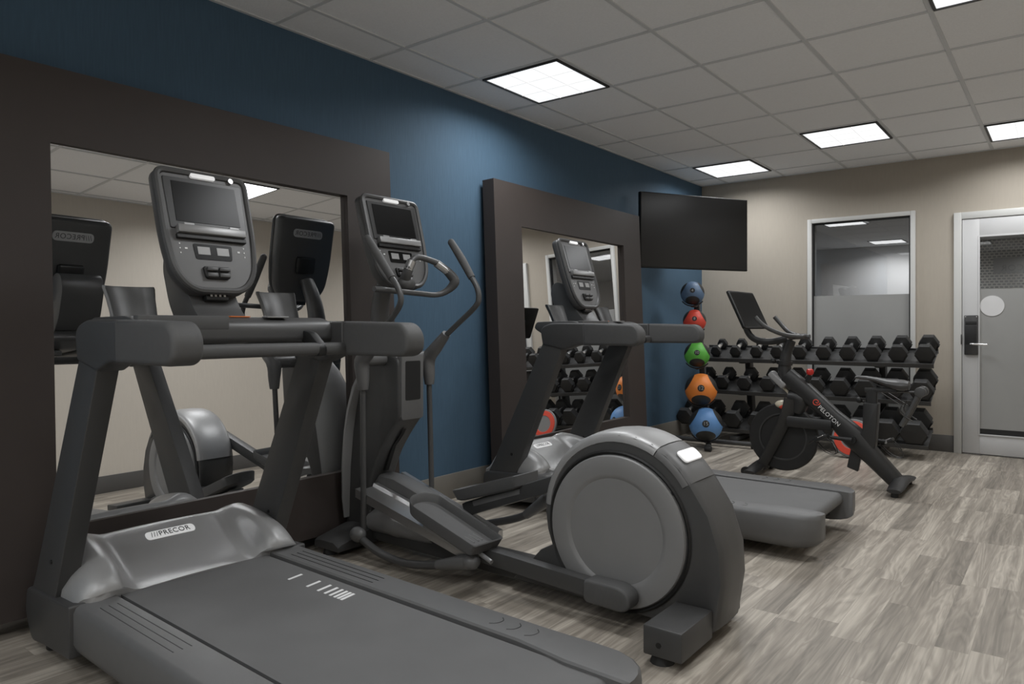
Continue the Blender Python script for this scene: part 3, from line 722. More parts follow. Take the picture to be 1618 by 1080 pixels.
        w = B(off); w.sweep([(bt[0][0]+0.01, y_, bt[0][2]+0.008), (px+0.055, y_, 1.045), (px, y_, 0.985), (px+0.005, y_, 0.90), (px+0.008, y_, 0.845)], [0.026, 0.040, 0.044, 0.034, 0.026], [0.022, 0.032, 0.036, 0.03, 0.024], 16, 4)
        w.cyl((px, y_-0.048*sd*-1, 0.985), (px, y_+0.048*sd, 0.985), 0.045, n=24, bev=0.01)
        w.done('pivot_boot', 'plastic_mid', r)
        bx = 0.515 if sd < 0 else 0.56
        B(off).sweep([(px+0.005, y_, 0.86), (bx, y_, 0.14)], 0.0145, n=14, smooth=1).done('lower_rod', 'plastic', r)
        # lower link
        z2 = 0.105 if sd < 0 else 0.16
        ly = -0.245 if sd < 0 else 0.245
        if sd < 0: pth = [(0.50, ly, 0.125), (0.56, ly, 0.095), (0.68, ly, 0.060), (0.85, ly, 0.050), (1.05, ly, 0.085), (1.25, ly, 0.14)]
        else: pth = [(0.56, ly, 0.15), (0.66, ly, 0.12), (0.82, ly, 0.12), (1.0, ly, 0.165), (1.18, ly, 0.23), (1.33, ly, 0.34)]
        w = B(off).sweep(pth, 0.019, n=14); lk_ = w.done('lower_link', 'plastic', r)
        w = B(off); w.sphere(pth[0], 0.040, (1.2, 0.9, 0.95)); w.sweep([pth[-2], pth[-1]], [0.022, 0.036], n=16, smooth=1); w.sphere(pth[-1], 0.040, (1.0, 1.0, 0.9)); w.done('link_joint', 'plastic_mid', lk_, split=True)
        # pedal arm
        if sd < 0: a0, a1 = Vector((1.14, -0.16, 0.16)), Vector((1.96, -0.17, 0.125))
        else: a0, a1 = Vector((0.86, 0.17, 0.225)), Vector((1.80, 0.17, 0.58))
        w = B(off); w.sweep([a0, a1], 0.030, 0.036, 8, 1, sq=0.35); pa = w.done('pedal_arm', 'frame_dark', r)
        if sd < 0:
            w = B(off); w.prism(rnd([(1.80, 0.085), (1.80, 0.175), (1.96, 0.175), (2.005, 0.15), (2.005, 0.10), (1.97, 0.08)], 0.025), 'y', -0.215, -0.13, 0.014, 3); w.done('arm_end_cap', 'grip', pa)
        # ramp track
        if sd < 0: t0, t1 = (0.44, 0.325), (1.22, 0.145)
        else: t0, t1 = (0.36, 0.335), (1.06, 0.13)
        w = B(off); q0, q1 = sd*0.060, sd*0.212
        w.loft([[(t_[0], q0, t_[1]-0.03), (t_[0], q0, t_[1]+0.02), (t_[0], (q0*0.8+q1*0.2), t_[1]+0.022), (t_[0], (q0*0.75+q1*0.25), t_[1]+0.005), (t_[0], (q0*0.25+q1*0.75), t_[1]+0.0), (t_[0], (q0*0.2+q1*0.8), t_[1]+0.015), (t_[0], q1, t_[1]+0.013), (t_[0], q1, t_[1]-0.03)] for t_ in (t0, t1)])
        w.done('ramp_track', 'alu', r)
    # ramp cover between the tracks
    w = B(off); w.loft([[(x, -0.056, z-0.08), (x, -0.056, z), (x, -0.04, z+0.008), (x, 0.04, z+0.008), (x, 0.056, z), (x, 0.056, z-0.08)] for x, z in ((0.40, 0.33), (0.44, 0.378), (0.55, 0.372), (0.82, 0.30), (1.10, 0.20))]); w.done('ramp_cover', 'plastic_mid', r, 50)
    w = B(off); w.sweep([(0.40, 0, 0.14), (0.60, 0, 0.16), (0.85, 0, 0.13)], [0.11, 0.13, 0.09], [0.07, 0.09, 0.05], 16, 4); w.done('lower_cover', 'shell', r)
    # pedals: a tray with a raised rim
    for sd, c_, pit in ((-1, (1.085, -0.205, 0.262), 0.27), (1, (1.02, 0.185, 0.345), -0.34)):
        Mp = Matrix.Translation(c_) @ Matrix.Rotation(pit, 4, 'Y')
        o = rnd([(-0.235, -0.045), (-0.175, -0.100), (0.235, -0.100), (0.245, 0.090), (-0.19, 0.100), (-0.235, 0.05)], [0.04, 0.05, 0.02, 0.02, 0.05, 0.04], 5)
        w = B(off); n = len(o)
        def ring(sc, z, o=o): return [(p[0]*sc, p[1]*sc, z+(0.018*max(0, -p[0]/0.235))) for p in o]
        w.loft([ring(0.86, -0.026), ring(0.94, -0.018), ring(1.0, 0.030), ring(0.985, 0.034), ring(0.960, 0.030), ring(0.90, -0.004), ring(0.82, -0.010)], Mx=Mp)
        pd = w.done('foot_pedal', 'grip', r, 35)
        w = B(off)
        for q in (-0.035, -0.005, 0.025, 0.05): w.sweep([(-0.13, q*0.8, -0.0085), (-0.02, q, -0.0085), (0.16, q, -0.0085)], 0.004, 0.0025, 6, 3, Mx=Mp)
        w.done('tread_rib', 'plastic_mid', pd, split=True)
        B(off).box(-0.12, 0.20, -0.045, 0.045, -0.06, -0.028, 0.006, 2, Mp).cyl((0.21, -0.02, -0.03), (0.29, -0.03, -0.03), 0.010, n=12, Mx=Mp).done('pedal_mount', 'silver', pd)
    off2 = (1.2, -0.028, 0)
    # drum housing: side profile swept over a crowned width
    prof = []
    R0, cx, cz = 0.365, 1.895, 0.385
    for k in range(0, 16):
        a = math.radians(205-k*11.5)   # from lower left over the top
        prof.append((cx+R0*math.cos(a), cz+R0*math.sin(a)*0.985))
    prof += [(2.275, 0.47), (2.318, 0.34), (2.325, 0.22), (2.30, 0.06), (2.27, 0.03), (1.35, 0.045), (1.40, 0.09), (1.50, 0.20)]
    ctr = Vector((1.95, 0.36))
    stn = [(-0.125, 0.962), (-0.118, 0.978), (-0.095, 0.993), (-0.04, 1.0), (0.03, 1.0), (0.085, 0.993), (0.108, 0.978), (0.115, 0.962)]
    loops = [[(ctr.x+(p[0]-ctr.x)*f, t_, max(0.028, ctr.y+(p[1]-ctr.y)*f)) for p in prof] for t_, f in stn]
    w = B(off2); w.loft(loops); hz = w.done('drum_housing', 'plastic', r, 45)
    # top shell band and rear cap wrap the crown of the drum
    st2 = [(-0.131, 0.040), (-0.130, 0.024), (-0.122, 0.010), (-0.100, 0.001), (-0.04, -0.005), (0.03, -0.005), (0.090, 0.001), (0.112, 0.010), (0.119, 0.024), (0.120, 0.040)]
    for nm, mt_, a0, a1, kk in (('top_shell', 'shell', 176, 62, 18), ('rear_cap', 'plastic_mid', 61.2, 33, 7)):
        loops = []
        for k in range(kk+1):
            a = math.radians(a0+(a1-a0)*k/kk); ca, sa = math.cos(a), math.sin(a)
            L = [(cx+(R0-i_)*ca, t_, cz+(R0-i_)*sa*0.985) for t_, i_ in st2]+[(cx+(R0-0.045)*ca, t_*0.9, cz+(R0-0.045)*sa*0.985) for t_, i_ in st2[::-1]]
            loops.append(L)
        w = B(off2); w.loft(loops); w.done(nm, mt_, r, 50)
    w = B(off2); w.revolve([(0.318, -0.006), (0.312, -0.012), (0.304, -0.006)], (1.885, -0.125, 0.352), 'y', 64, ring_only=True); w.done('drum_ring', 'gasket', r)
    w = B(off2); w.revolve([(0.300, 0.004), (0.300, -0.012), (0.296, -0.020), (0.288, -0.022), (0.228, -0.024), (0.218, -0.021), (0.208, -0.014), (0.09, -0.012), (0.001, -0.012)], (1.885, -0.125, 0.352), 'y', 64); w.done('drum_disc', 'disc', r, 25)
    w = B(off2); w.revolve([(0.300, 0.0), (0.296, 0.016), (0.22, 0.020), (0.20, 0.012), (0.001, 0.012)], (1.885, 0.114, 0.352), 'y', 64); w.done('drum_disc', 'disc', r, 25)
    # label pill on the rear shoulder, seams, small ports
    a = math.radians(49); nrm = Vector((math.cos(a), 0, math.sin(a))); ct = Vector((cx+0.368*math.cos(a), -0.005, cz+0.364*math.sin(a)))
    Ml = Matrix(((0, -nrm.z, nrm.x, ct.x), (1, 0, 0, ct.y), (0, nrm.x, nrm.z, ct.z), (0, 0, 0, 1)))
    B(off2).prism(rnd([(-0.078, -0.028), (0.078, -0.028), (0.078, 0.028), (-0.078, 0.028)], 0.022), 'z', 0.001, 0.009, 0.002, 1, Ml).done('rear_badge_plate', 'badge', r)
    B(off2).cyl((2.13, -0.124, 0.535), (2.13, -0.132, 0.535), 0.008, n=12).done('port', 'gasket', r)
    return r
elliptical(2.60)

# ------------------------------------------------------------ ball rack and medicine balls
balls = [(0.395, 6.60, 1.487, 0.114, '#566d88', '4', 'blue grey medicine ball marked 4 at the top of the ball rack'),
         (0.425, 6.58, 1.216, 0.110, '#cf4636', '8', 'red medicine ball on the second cradle of the ball rack'),
         (0.455, 6.57, 0.893, 0.122, '#5fb247', '10', 'green medicine ball marked 10 in the middle of the ball rack'),
         (0.500, 6.56, 0.560, 0.152, '#e8873a', '12', 'orange medicine ball marked 12, second from the bottom'),
         (0.565, 6.52, 0.235, 0.156, '#5f8cc0', '15', 'bright blue medicine ball marked 15 at the bottom of the ball rack')]
def ball_mat(name, col):
    t = NT(name); tc = t.n('ShaderNodeTexCoord'); nm = t.n('ShaderNodeVectorMath', operation='NORMALIZE'); t.l(tc.outputs['Object'], nm.inputs[0])
    fac = None
    for d in ((0.0, -0.62, -0.80), (-0.86, -0.05, 0.50), (0.86, -0.05, 0.50), (0, 0.95, 0.2)):
        v = Vector(d).normalized(); dp = t.n('ShaderNodeVectorMath', operation='DOT_PRODUCT'); t.l(nm.outputs[0], dp.inputs[0]); dp.inputs[1].default_value = v
        g = t.math('GREATER_THAN', dp.outputs['Value'], 0.81)
        fac = g if fac is None else t.math('MAXIMUM', fac, g)
    mx = t.n('ShaderNodeMix', data_type='RGBA'); t.l(fac, mx.inputs[0]); mx.inputs[6].default_value = lin(col); mx.inputs[7].default_value = lin('#2b2a29')
    t.l(mx.outputs[2], t.b.inputs['Base Color']); t.b.inputs['Roughness'].default_value = 0.5
    vz = t.n('ShaderNodeTexVoronoi'); vz.inputs['Scale'].default_value = 170; t.l(tc.outputs['Object'], vz.inputs['Vector'])
    bp = t.n('ShaderNodeBump'); bp.inputs['Strength'].default_value = 0.25; bp.inputs['Distance'].default_value = 0.001
    t.l(vz.outputs['Distance'], bp.inputs['Height']); t.l(bp.outputs[0], t.b.inputs['Normal'])
    return t.m
br = thing('ball_rack', 'black upright ball rack with curved cradles in the corner by the blue wall', 'rack', (0.45, 6.62, 0))
off = (0.45, 6.62, 0)
w = B(off); w.sweep([(0.38, 6.735, 1.42), (0.50, 6.735, 0.10)], 0.022, 0.030, 8, 1, sq=0.4); w.done('post', 'frame_dark', br)
w = B(off); w.sweep([(0.08, 6.72, 0.045), (0.50, 6.74, 0.045), (0.95, 6.78, 0.045)], 0.022, n=12, smooth=1); w.sweep([(0.50, 6.74, 0.06), (0.58, 6.55, 0.034), (0.64, 6.40, 0.034)], 0.026, n=12, smooth=3); w.done('base_tube', 'frame_dark', br)
for p in ((0.64, 6.395), (0.09, 6.72), (0.94, 6.78)):
    B(off).cyl((p[0]-0.03, p[1], 0.026), (p[0]+0.03, p[1], 0.026), 0.026, n=16, bev=0.004).done('foot', 'rubber', br)
for bx, by, bz, brd, colr, num, lab in balls:
    m = ball_mat('ball_'+num, colr); ang = math.atan2(3.31-bx, by)   # faces into the room
    o = B().sphere((0, 0, 0), brd, n=48).done('medicine_ball', m); o.location = (bx, by, bz); o.rotation_euler = (0, 0, ang)
    tag(o, lab, 'ball', 'medicine balls on the rack')
    def onball(c, R=brd, dz=0.022):
        x, z = c.x, c.y+dz; y = -math.sqrt(max(1e-6, R*R-x*x-z*z)); v = Vector((x, y, z)); return v*(1.0+0.006+c.z*6)
    w = B(); n = 28; rr = brd*0.21
    top = [onball(Vector((rr*math.cos(2*PI*k/n), rr*math.sin(2*PI*k/n), 0))) for k in range(n)]; mid = [onball(Vector((rr*0.5*math.cos(2*PI*k/n), rr*0.5*math.sin(2*PI*k/n), 0))) for k in range(n)]
    bot = [p*0.985 for p in top]; w.loft([bot, top, mid]); dsc = w.done('number_disc', 'plastic_dark', o)
    w = B(); w.text(num, rr*1.5, None, 0.0004, fn=lambda c: onball(Vector((c.x, c.y, 0.0006+c.z)))); w.done('number', 'lcd', o)
    # cradle under it
    w = B(off); d = Vector((math.sin(ang), -math.cos(ang), 0)); sd_ = Vector((math.cos(ang), math.sin(ang), 0)); c0 = Vector((bx, by, bz))
    pts = []
    for k in range(-4, 5):
        a = math.radians(k*17); pts.append(c0+sd_*(math.sin(a)*(brd+0.012))+Vector((0, 0, -math.cos(a)*(brd+0.012)))*0.80+d*(-0.55*brd) if False else c0+sd_*(math.sin(a)*(brd+0.011))+Vector((0, 0, -math.cos(a)*(brd+0.011))))
    w.sweep([pts[1], pts[2], pts[3], pts[4], pts[5], pts[6], pts[7]], 0.018, 0.006, 8, 2, up=(0, 0, 1))
    pz = (bz-brd*1.0); ppx = 0.38+0.12*(1.42-pz)/1.32
    w.sweep([pts[4]+Vector((0, 0, -0.006)), (ppx, 6.72, max(0.09, pz-0.012))], 0.018, 0.008, 8, 1)
    w.done('cradle', 'frame_dark', br)

# ------------------------------------------------------------ dumbbell rack
rk = thing('dumbbell_rack', 'black three-tier dumbbell rack standing along the far wall', 'rack', (1.25, 7.4, 0))
off = (1.25, 7.4, 0)
TILT = 0.38
tiers = [(0.832, 7.345, 0.20, 2.36), (0.505, 7.30, 0.17, 2.345), (0.125, 7.25, 0.14, 2.33)]   # front-edge z, y of the shelf centre, x range
for z, yc, x0, x1 in tiers:
    Ms = Matrix.Translation((0, yc, z+0.057)) @ Matrix.Rotation(TILT, 4, 'X')
    w = B(off); w.box(x0, x1, -0.15, 0.15, -0.008, 0.0, 0.002, 1, Ms); w.box(x0, x1, -0.155, -0.145, -0.038, 0.004, 0.002, 1, Ms); w.box(x0, x1, 0.145, 0.155, -0.03, 0.02, 0.002, 1, Ms); w.done('shelf', 'frame_dark', rk)
w = B(off)
for x in (0.62, 1.90):
    u = B(off); u.sweep([(x, 7.60, 0.03), (x, 7.60, 0.30), (x, 7.52, 0.86)], 0.055, 0.03, 8, 1, sq=0.35); u.sweep([(x, 7.52, 0.84), (x, 7.33, 0.80)], 0.04, 0.022, 8, 1, sq=0.35); u.sweep([(x, 7.585, 0.52), (x, 7.30, 0.475)], 0.04, 0.022, 8, 1, sq=0.35); u.sweep([(x, 7.60, 0.14), (x, 7.24, 0.10)], 0.04, 0.022, 8, 1, sq=0.35)
    u.done('upright', 'frame_dark', rk)
    B(off).box(x-0.045, x+0.045, 7.08, 7.70, 0.012, 0.055, 0.01).done('floor_beam', 'frame_dark', rk)
    for y in (7.12, 7.66): B(off).cyl((x, y, 0), (x, y, 0.016), 0.03, n=16).done('foot', 'rubber', rk)
w.bm.free()
rows = [([(1130, 556), (1161, 556), (1194, 557), (1227, 557), (1263, 557), (1301, 558), (1339, 559), (1378, 560), (1419, 561), (1462, 561)], (0.052, 0.082)),
        (None, (0.066, 0.096)), (None, (0.086, 0.110))]
xs = [[0.377, 0.586, 0.8, 1.007, 1.225, 1.446, 1.659, 1.869, 2.081, 2.295],
      [0.25, 0.469, 0.7, 0.934, 1.165, 1.388, 1.607, 1.823, 2.046, 2.274],
      [0.086, 0.351, 0.605, 0.855, 1.1, 1.335, 1.561, 1.788, 2.011, 2.225]]
hexp = lambda R: [(R*math.cos(PI/3*k), R*math.sin(PI/3*k)) for k in range(6)]
ords = ['first', 'second', 'third', 'fourth', 'fifth', 'sixth', 'seventh', 'eighth', 'ninth', 'tenth']
tn = ['top', 'middle', 'bottom']
for ti, (z, yc, x0, x1) in enumerate(tiers):
    Ms = Matrix.Translation((0, yc, z+0.057)) @ Matrix.Rotation(TILT, 4, 'X')
    ra, rb = rows[ti][1]
    for k in range(10):
        R = ra+(rb-ra)*k/9; x = xs[ti][k]; hl = R*0.82; half = 0.076
        # cradle pair on the shelf
        w = B(off); lift = 0.020
        for yy in (-half-hl*0.5, half+hl*0.5):
            w.prism([(x-R*0.55, 0.0), (x+R*0.55, 0.0), (x+R*1.03, lift+R*0.62), (x+R*0.93, lift+R*0.68), (x+R*0.5, lift-0.004), (x-R*0.5, lift-0.004), (x-R*0.93, lift+R*0.68), (x-R*1.03, lift+R*0.62)], 'y', yy-0.022, yy+0.022, 0, 1, Ms)
        w.done('saddle', 'plastic_dark', rk, split=True)
        cz_ = lift+R*math.sin(PI/3)
        p = Ms @ Vector((x, 0, cz_))
        d = thing('dumbbell', '%s black hex dumbbell from the left on the %s tier of the rack' % (ords[k], tn[ti]), 'dumbbell', p, (TILT, 0, 0), 'hex dumbbells on the rack')
        for sg in (-1, 1):
            h = B(); a, e = sg*half, sg*(half+hl); lo, hi = min(a, e), max(a, e)
            h.prism(hexp(R), 'y', lo, hi, R*0.10, 2)
            h.prism([(-R*0.22, R*0.866-0.0005), (R*0.22, R*0.866-0.0005), (R*0.22, R*0.866+0.0008), (-R*0.22, R*0.866+0.0008)], 'y', lo+hl*0.3, hi-hl*0.3)
            h.done('head', 'hexrubber', d, 30)
        rh = 0.018
        h = B(); h.loft([[(q*math.cos(2*PI*i/14), y, q*math.sin(2*PI*i/14)) for i in range(14)] for y, q in ((-half-0.004, rh*0.8), (-half*0.8, rh*0.85), (-half*0.4, rh*1.15), (0, rh*1.25), (half*0.4, rh*1.15), (half*0.8, rh*0.85), (half+0.004, rh*0.8))]); h.done('handle', 'chrome', d, 60)

# orange ringed balance disc leaning below the rack
bd = thing('balance_disc', 'grey balance disc with an orange-red ring, tilted on edge under the rack behind the bike', 'balance disc', (1.78, 6.86, 0))
off = (1.78, 6.86, 0)
Mb = Matrix.Translation((1.78, 6.86, 0.175)) @ Matrix.Rotation(-0.25, 4, 'X')
w = B(off); w.revolve([(0.001, -0.012), (0.075, -0.014), (0.165, -0.010), (0.172, 0.0), (0.165, 0.02), (0.06, 0.045), (0.001, 0.05)], (0, 0, 0), 'y', 48, Mb); w.done('disc', 'disc', bd, 40)
w = B(off); w.revolve([(0.095, -0.0135), (0.098, -0.0175), (0.150, -0.0155), (0.153, -0.0112)], (0, 0, 0), 'y', 48, Mb, ring_only=True); w.done('printed_ring', 'redlogo', bd, 40)

# ------------------------------------------------------------ exercise bike (side profile runs along x)
YB_ = 5.72
bk_ = thing('exercise_bike', 'matte black spin bike with a tilted screen and red resistance knob, before the dumbbell rack', 'exercise bike', (1.80, YB_, 0))
off = (1.80, YB_, 0)
Y = lambda d: YB_+d
# main diagonal tube
w = B(off); w.sweep([(1.56, Y(0), 0.78), (1.70, Y(0), 0.665), (1.90, Y(0), 0.49), (2.04, Y(0), 0.355), (2.18, Y(0), 0.21), (2.33, Y(0), 0.055)], [0.058, 0.058, 0.056, 0.055, 0.055, 0.05], [0.070, 0.070, 0.062, 0.085, 0.068, 0.056], 16, 4, sq=0.75); w.done('main_frame', 'bikeframe', bk_)
w = B(off); w.sweep([(1.58, Y(0), 0.62), (1.66, Y(0), 0.60), (1.64, Y(0), 0.50)], [0.055, 0.06, 0.05], [0.05, 0.07, 0.05], 14, 3)
for q in (-0.055, 0.055): w.sweep([(1.61, Y(q*0.7), 0.60), (1.57, Y(q), 0.46), (1.45, Y(q), 0.20), (1.375, Y(q), 0.055)], [0.022, 0.018, 0.018, 0.020], [0.06, 0.048, 0.042, 0.040], 12, 3, sq=0.6)
w.done('fork', 'bikeframe', bk_)
w = B(off)
for q in (-0.055, 0.055): w.sweep([(1.58, Y(q), 0.435), (1.90, Y(q*0.8), 0.425)], 0.016, 0.042, 10, 1, sq=0.5)
w.done('cross_bar', 'bikeframe', bk_)
# seat tube block
w = B(off); w.prism(rnd([(2.115, 0.61), (2.215, 0.61), (2.195, 0.28), (2.13, 0.22), (2.04, 0.28), (2.07, 0.36), (2.11, 0.40)], [0.01, 0.01, 0.05, 0.06, 0.05, 0.04, 0.04]), 'y', Y(-0.045), Y(0.045), 0.014, 3); w.done('seat_tube', 'bikeframe', bk_)
w = B(off); w.sweep([(2.165, Y(0), 0.58), (2.165, Y(0), 0.70)], 0.022, 0.038, 10, 1, sq=0.5); w.sweep([(2.12, Y(0), 0.70), (2.33, Y(0), 0.705)], 0.022, 0.016, 10, 1, sq=0.5); w.done('seat_post', 'bikeframe', bk_)
w = B(off); w.sphere((2.085, Y(-0.02), 0.625), 0.022); w.cyl((2.085, Y(-0.02), 0.62), (2.13, Y(0), 0.61), 0.008); w.done('seat_post_knob', 'plastic_dark', bk_)
# saddle
w = B(off); loops = []
for x, hw, zt, th in ((2.055, 0.012, 0.796, 0.016), (2.075, 0.022, 0.803, 0.024), (2.13, 0.026, 0.803, 0.030), (2.20, 0.036, 0.795, 0.036), (2.27, 0.062, 0.787, 0.062), (2.33, 0.080, 0.787, 0.078), (2.37, 0.078, 0.785, 0.080), (2.405, 0.058, 0.776, 0.062), (2.41, 0.03, 0.765, 0.03)):
    loops.append([(x, Y(hw*math.cos(a)), zt-th*0.5+th*0.5*math.sin(a)) for a in [2*PI*k/16 for k in range(16)]])
w.loft(loops); w.done('saddle', 'plastic', bk_)
w = B(off)
for q in (-0.022, 0.022): w.sweep([(2.16, Y(q*0.5), 0.765), (2.22, Y(q), 0.735), (2.34, Y(q), 0.733), (2.38, Y(q), 0.755)], 0.0045, n=8)
w.done('saddle_rail', 'plastic_dark', bk_)
# weight holders behind the saddle
w = B(off); w.sweep([(2.30, Y(0), 0.70), (2.46, Y(0.02), 0.70)], 0.008, n=8, smooth=1)
for q in (-0.06, 0.08):
    w.sweep([(2.38, Y(q), 0.63), (2.36, Y(q), 0.56), (2.44, Y(q), 0.50)], 0.0045, n=8); w.sweep([(2.24, Y(q), 0.69), (2.38, Y(q), 0.60)], 0.004, n=8, smooth=1)
w.done('weight_rack', 'lockplate', bk_)
for q in (-0.04, 0.07):
    w = B(off); w.cyl((2.48, Y(q)-0.022, 0.705), (2.48, Y(q)+0.022, 0.705), 0.036, n=24, bev=0.008); w.sweep([(2.47, Y(q), 0.69), (2.42, Y(q), 0.58), (2.36, Y(q), 0.46)], 0.016, n=12, smooth=1); w.done('hand_weight', 'plastic', bk_)
# head tube, bars, tablet
w = B(off); w.sweep([(1.56, Y(0), 0.70), (1.545, Y(0), 0.83), (1.56, Y(0), 0.95), (1.595, Y(0), 1.055)], [0.052, 0.048, 0.036, 0.034], [0.06, 0.05, 0.038, 0.036], 14, 4); w.cyl((1.545, Y(0), 0.865), (1.548, Y(0), 0.895), 0.058, n=24); w.done('head_tube', 'bikeframe', bk_)
w = B(off); w.sphere((1.475, Y(-0.05), 0.895), 0.022); w.cyl((1.475, Y(-0.05), 0.895), (1.54, Y(0), 0.88), 0.010); w.done('height_knob', 'plastic_dark', bk_)
w = B(off)
w.sweep([(1.70, Y(-0.06), 1.085), (1.60, Y(-0.11), 1.095), (1.52, Y(-0.16), 1.125), (1.44, Y(-0.19), 1.175), (1.385, Y(-0.195), 1.235)], 0.0165, n=12)
w.sweep([(1.70, Y(0.06), 1.085), (1.60, Y(0.11), 1.095), (1.52, Y(0.16), 1.125), (1.45, Y(0.19), 1.19), (1.405, Y(0.195), 1.24)], 0.0165, n=12)
w.sweep([(1.735, Y(0), 1.085), (1.66, Y(0), 1.082), (1.58, Y(0), 1.078)], 0.022, 0.018, n=12); w.sweep([(1.60, Y(-0.11), 1.095), (1.60, Y(0), 1.075), (1.60, Y(0.11), 1.095)], 0.018, n=12)
w.sweep([(1.68, Y(-0.07), 1.088), (1.70, Y(0), 1.09), (1.68, Y(0.07), 1.088)], 0.018, n=12); w.done('handlebar', 'plastic', bk_)
w = B(off); w.sweep([(1.56, Y(0), 1.07), (1.46, Y(0), 1.045), (1.36, Y(0), 1.045), (1.28, Y(0), 1.085), (1.235, Y(0), 1.17), (1.23, Y(0), 1.26)], 0.016, 0.026, n=12); w.done('screen_arm', 'bikeframe', bk_)
Mt = Matrix.Translation((1.335, Y(0), 1.150)) @ Matrix(((0, -math.sin(0.43), math.cos(0.43), 0), (1, 0, 0, 0), (0, math.cos(0.43), math.sin(0.43), 0), (0, 0, 0, 1)))
B(off).prism(rnd([(-0.275, 0), (0.275, 0), (0.275, 0.325), (-0.275, 0.325)], 0.02), 'z', -0.024, 0.0, 0.005, 2, Mt).box(-0.06, 0.06, 0.08, 0.2, -0.05, -0.02, 0.006, 2, Mt).done('tablet', 'tvbody', bk_)
B(off).prism(rnd([(-0.262, 0.016), (0.262, 0.016), (0.262, 0.310), (-0.262, 0.310)], 0.008), 'z', -0.001, 0.0012, 0, 1, Mt).done('tablet_screen', 'glossblack', bk_)
# knob, pad, bottle
w = B(off); w.cyl((1.70, Y(0), 0.70), (1.735, Y(0), 0.79), 0.020, n=16); w.done('resistance_stem', 'plastic_dark', bk_)
w = B(off); w.revolve([(0.001, 0), (0.016, 0.002), (0.026, 0.014), (0.028, 0.03), (0.022, 0.044), (0.012, 0.050), (0.001, 0.051)], (1.735, Y(0), 0.79), 'z', 20); w.done('resistance_knob', 'red', bk_)
Mc = Matrix.Translation((1.505, Y(-0.02), 0.745)) @ Matrix.Rotation(0.75, 4, 'Y')
B(off).box(-0.085, 0.075, -0.04, 0.04, -0.028, 0.028, 0.018, 4, Mc).done('phone_cradle', 'clear', bk_)
w = B(off); w.sweep([(1.52, Y(0.0), 0.70), (1.575, Y(0.0), 0.645), (1.575, Y(0), 0.585)], 0.012, 0.010, n=10); w.sphere((1.535, Y(0.0), 0.555), 0.055, (1.15, 0.8, 0.62)); bt_ = w.done('sensor_pod', 'cream', bk_)
B(off).sphere((1.552, Y(-0.012), 0.542), 0.045, (1.1, 0.82, 0.62)).done('pod_lens', 'redlogo', bt_)
# flywheel
w = B(off); w.revolve([(0.001, -0.012), (0.17, -0.012), (0.18, -0.02), (0.252, -0.020), (0.262, -0.012), (0.262, 0.012), (0.252, 0.020), (0.18, 0.02), (0.17, 0.012), (0.001, 0.012)], (1.535, Y(0), 0.305), 'y', 64); fw_ = w.done('flywheel', 'flywheel', bk_, 25)
w = B(off); w.revolve([(0.172, -0.0215), (0.178, -0.0225), (0.184, -0.0215), (0.178, -0.019)], (1.535, Y(0), 0.305), 'y', 64, ring_only=True); w.done('wheel_ring', 'lockplate', fw_)
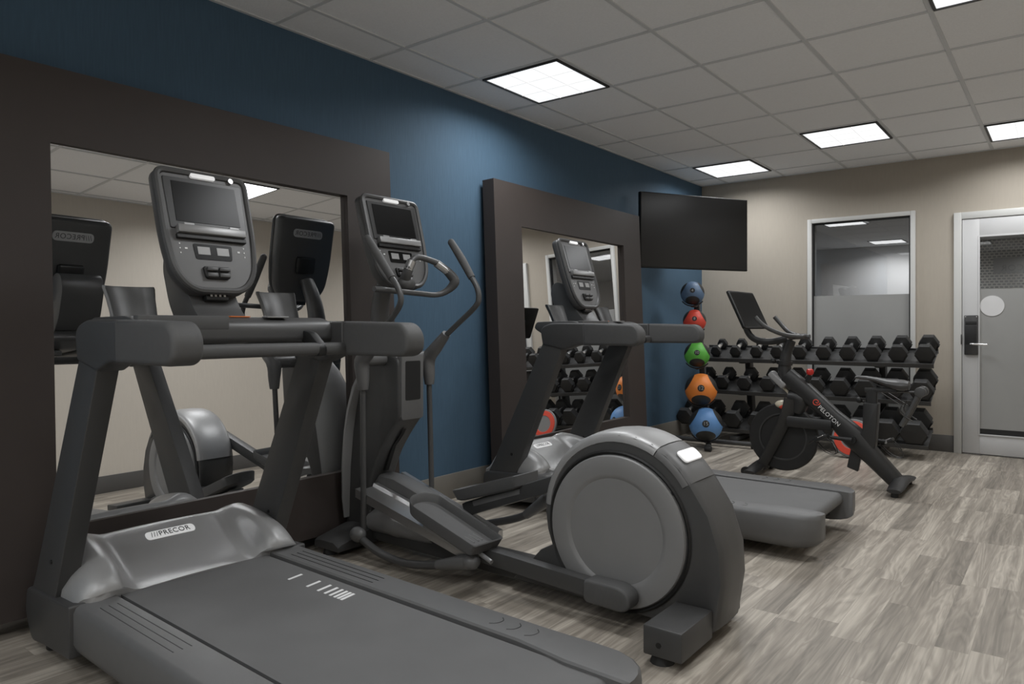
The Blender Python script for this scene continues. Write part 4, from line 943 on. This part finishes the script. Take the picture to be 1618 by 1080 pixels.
# cranks, pedals
w = B(off); w.cyl((2.05, Y(-0.085), 0.335), (2.05, Y(0.085), 0.335), 0.026, n=20); w.sweep([(2.05, Y(-0.095), 0.335), (1.97, Y(-0.10), 0.343), (1.865, Y(-0.105), 0.350)], [0.012]*3, [0.022, 0.014, 0.013], 10, 2); w.sweep([(2.05, Y(0.095), 0.335), (2.14, Y(0.10), 0.325), (2.235, Y(0.105), 0.32)], [0.012]*3, [0.022, 0.014, 0.013], 10, 2); w.done('crank', 'plastic_dark', bk_)
for px, sd in ((1.862, -1), (2.238, 1)):
    yy = Y(sd*0.155); w = B(off); Mq = Matrix.Translation((px, yy, 0.345 if sd < 0 else 0.315)) @ Matrix.Rotation(-0.5, 4, 'Y')
    w.box(-0.045, 0.045, -0.04, 0.04, -0.012, 0.012, 0.005, 2, Mq); w.prism([(-0.11, -0.004), (-0.02, 0.008), (-0.02, 0.028), (-0.10, 0.016)], 'y', -0.03, 0.03, 0.004, 1, Mq); pd = w.done('pedal', 'plastic_dark', bk_)
    B(off).cyl((px, yy-sd*0.06, 0.345 if sd < 0 else 0.315), (px, yy, 0.345 if sd < 0 else 0.315), 0.009, n=12).box(-0.02, 0.025, -0.042, 0.042, 0.010, 0.016, 0.002, 1, Mq).done('pedal_spindle', 'chrome', pd)
    w = B(off)
    for k in (-0.028, 0.028): w.sweep([(-0.055, k, 0.0), (-0.02, k, -0.10), (0.04, k*0.8, -0.14), (0.05, k, -0.06), (0.03, k, 0.0)], 0.006, 0.0025, 6, 3, Mx=Mq)
    w.done('toe_strap', 'plastic_dark', pd)
# drive guard and stabilisers
w = B(off); w.prism(rnd([(2.03, 0.28), (2.10, 0.24), (2.075, 0.10), (2.00, 0.125)], 0.008), 'y', Y(-0.02), Y(0.02), 0.004, 1); w.done('belt_guard', 'bikeframe', bk_)
for x0, half in ((1.36, 0.27), (2.36, 0.30)):
    w = B(off); w.sweep([(x0, Y(-half), 0.045), (x0, Y(-half*0.6), 0.055), (x0, Y(0), 0.070), (x0, Y(half*0.6), 0.055), (x0, Y(half), 0.045)], [0.045, 0.055, 0.05, 0.055, 0.045], [0.014, 0.022, 0.035, 0.022, 0.014], 14, 3, up=(0, 0, 1)); w.done('stabilizer', 'bikeframe', bk_)
    for q in (-1, 1): B(off).cyl((x0, Y(q*half*0.88), 0.0), (x0, Y(q*half*0.88), 0.036), 0.024, n=16, bev=0.003).done('levelling_foot', 'rubber', bk_)
w = B(off)
for q in (-1, 1): w.cyl((1.31, Y(q*0.20-0.012), 0.040), (1.31, Y(q*0.20+0.012), 0.040), 0.034, n=20)
w.done('transport_wheel', 'plastic_dark', bk_, split=True)
# logo on the diagonal tube
d = Vector((2.04-1.70, 0, 0.355-0.665)).normalized(); nn = Vector((0, -1, 0)); up_ = nn.cross(d)
Mlg = Matrix(((d.x, up_.x, nn.x, 1.885), (0, 0, nn.y, Y(-0.0565)), (d.z, up_.z, nn.z, 0.497), (0, 0, 0, 1)))
w = B(off); w.text('PELOTON', 0.042, Mlg, 0.001, spacing=1.05); w.done('brand_lettering', 'white', bk_)
w = B(off); Mr = Mlg @ Matrix.Translation((-0.135, 0.008, 0))
w.sweep([(0.0, 0.0, 0.0), (0.014, 0.004, 0), (0.010, 0.018, 0), (-0.008, 0.018, 0), (-0.018, 0.0, 0), (-0.006, -0.018, 0), (0.014, -0.016, 0), (0.030, 0.004, 0), (0.026, 0.018, 0)], 0.0035, 0.001, 6, 3, Mx=Mr, up=(0, 0, 1)); w.done('brand_mark', 'redlogo', bk_)
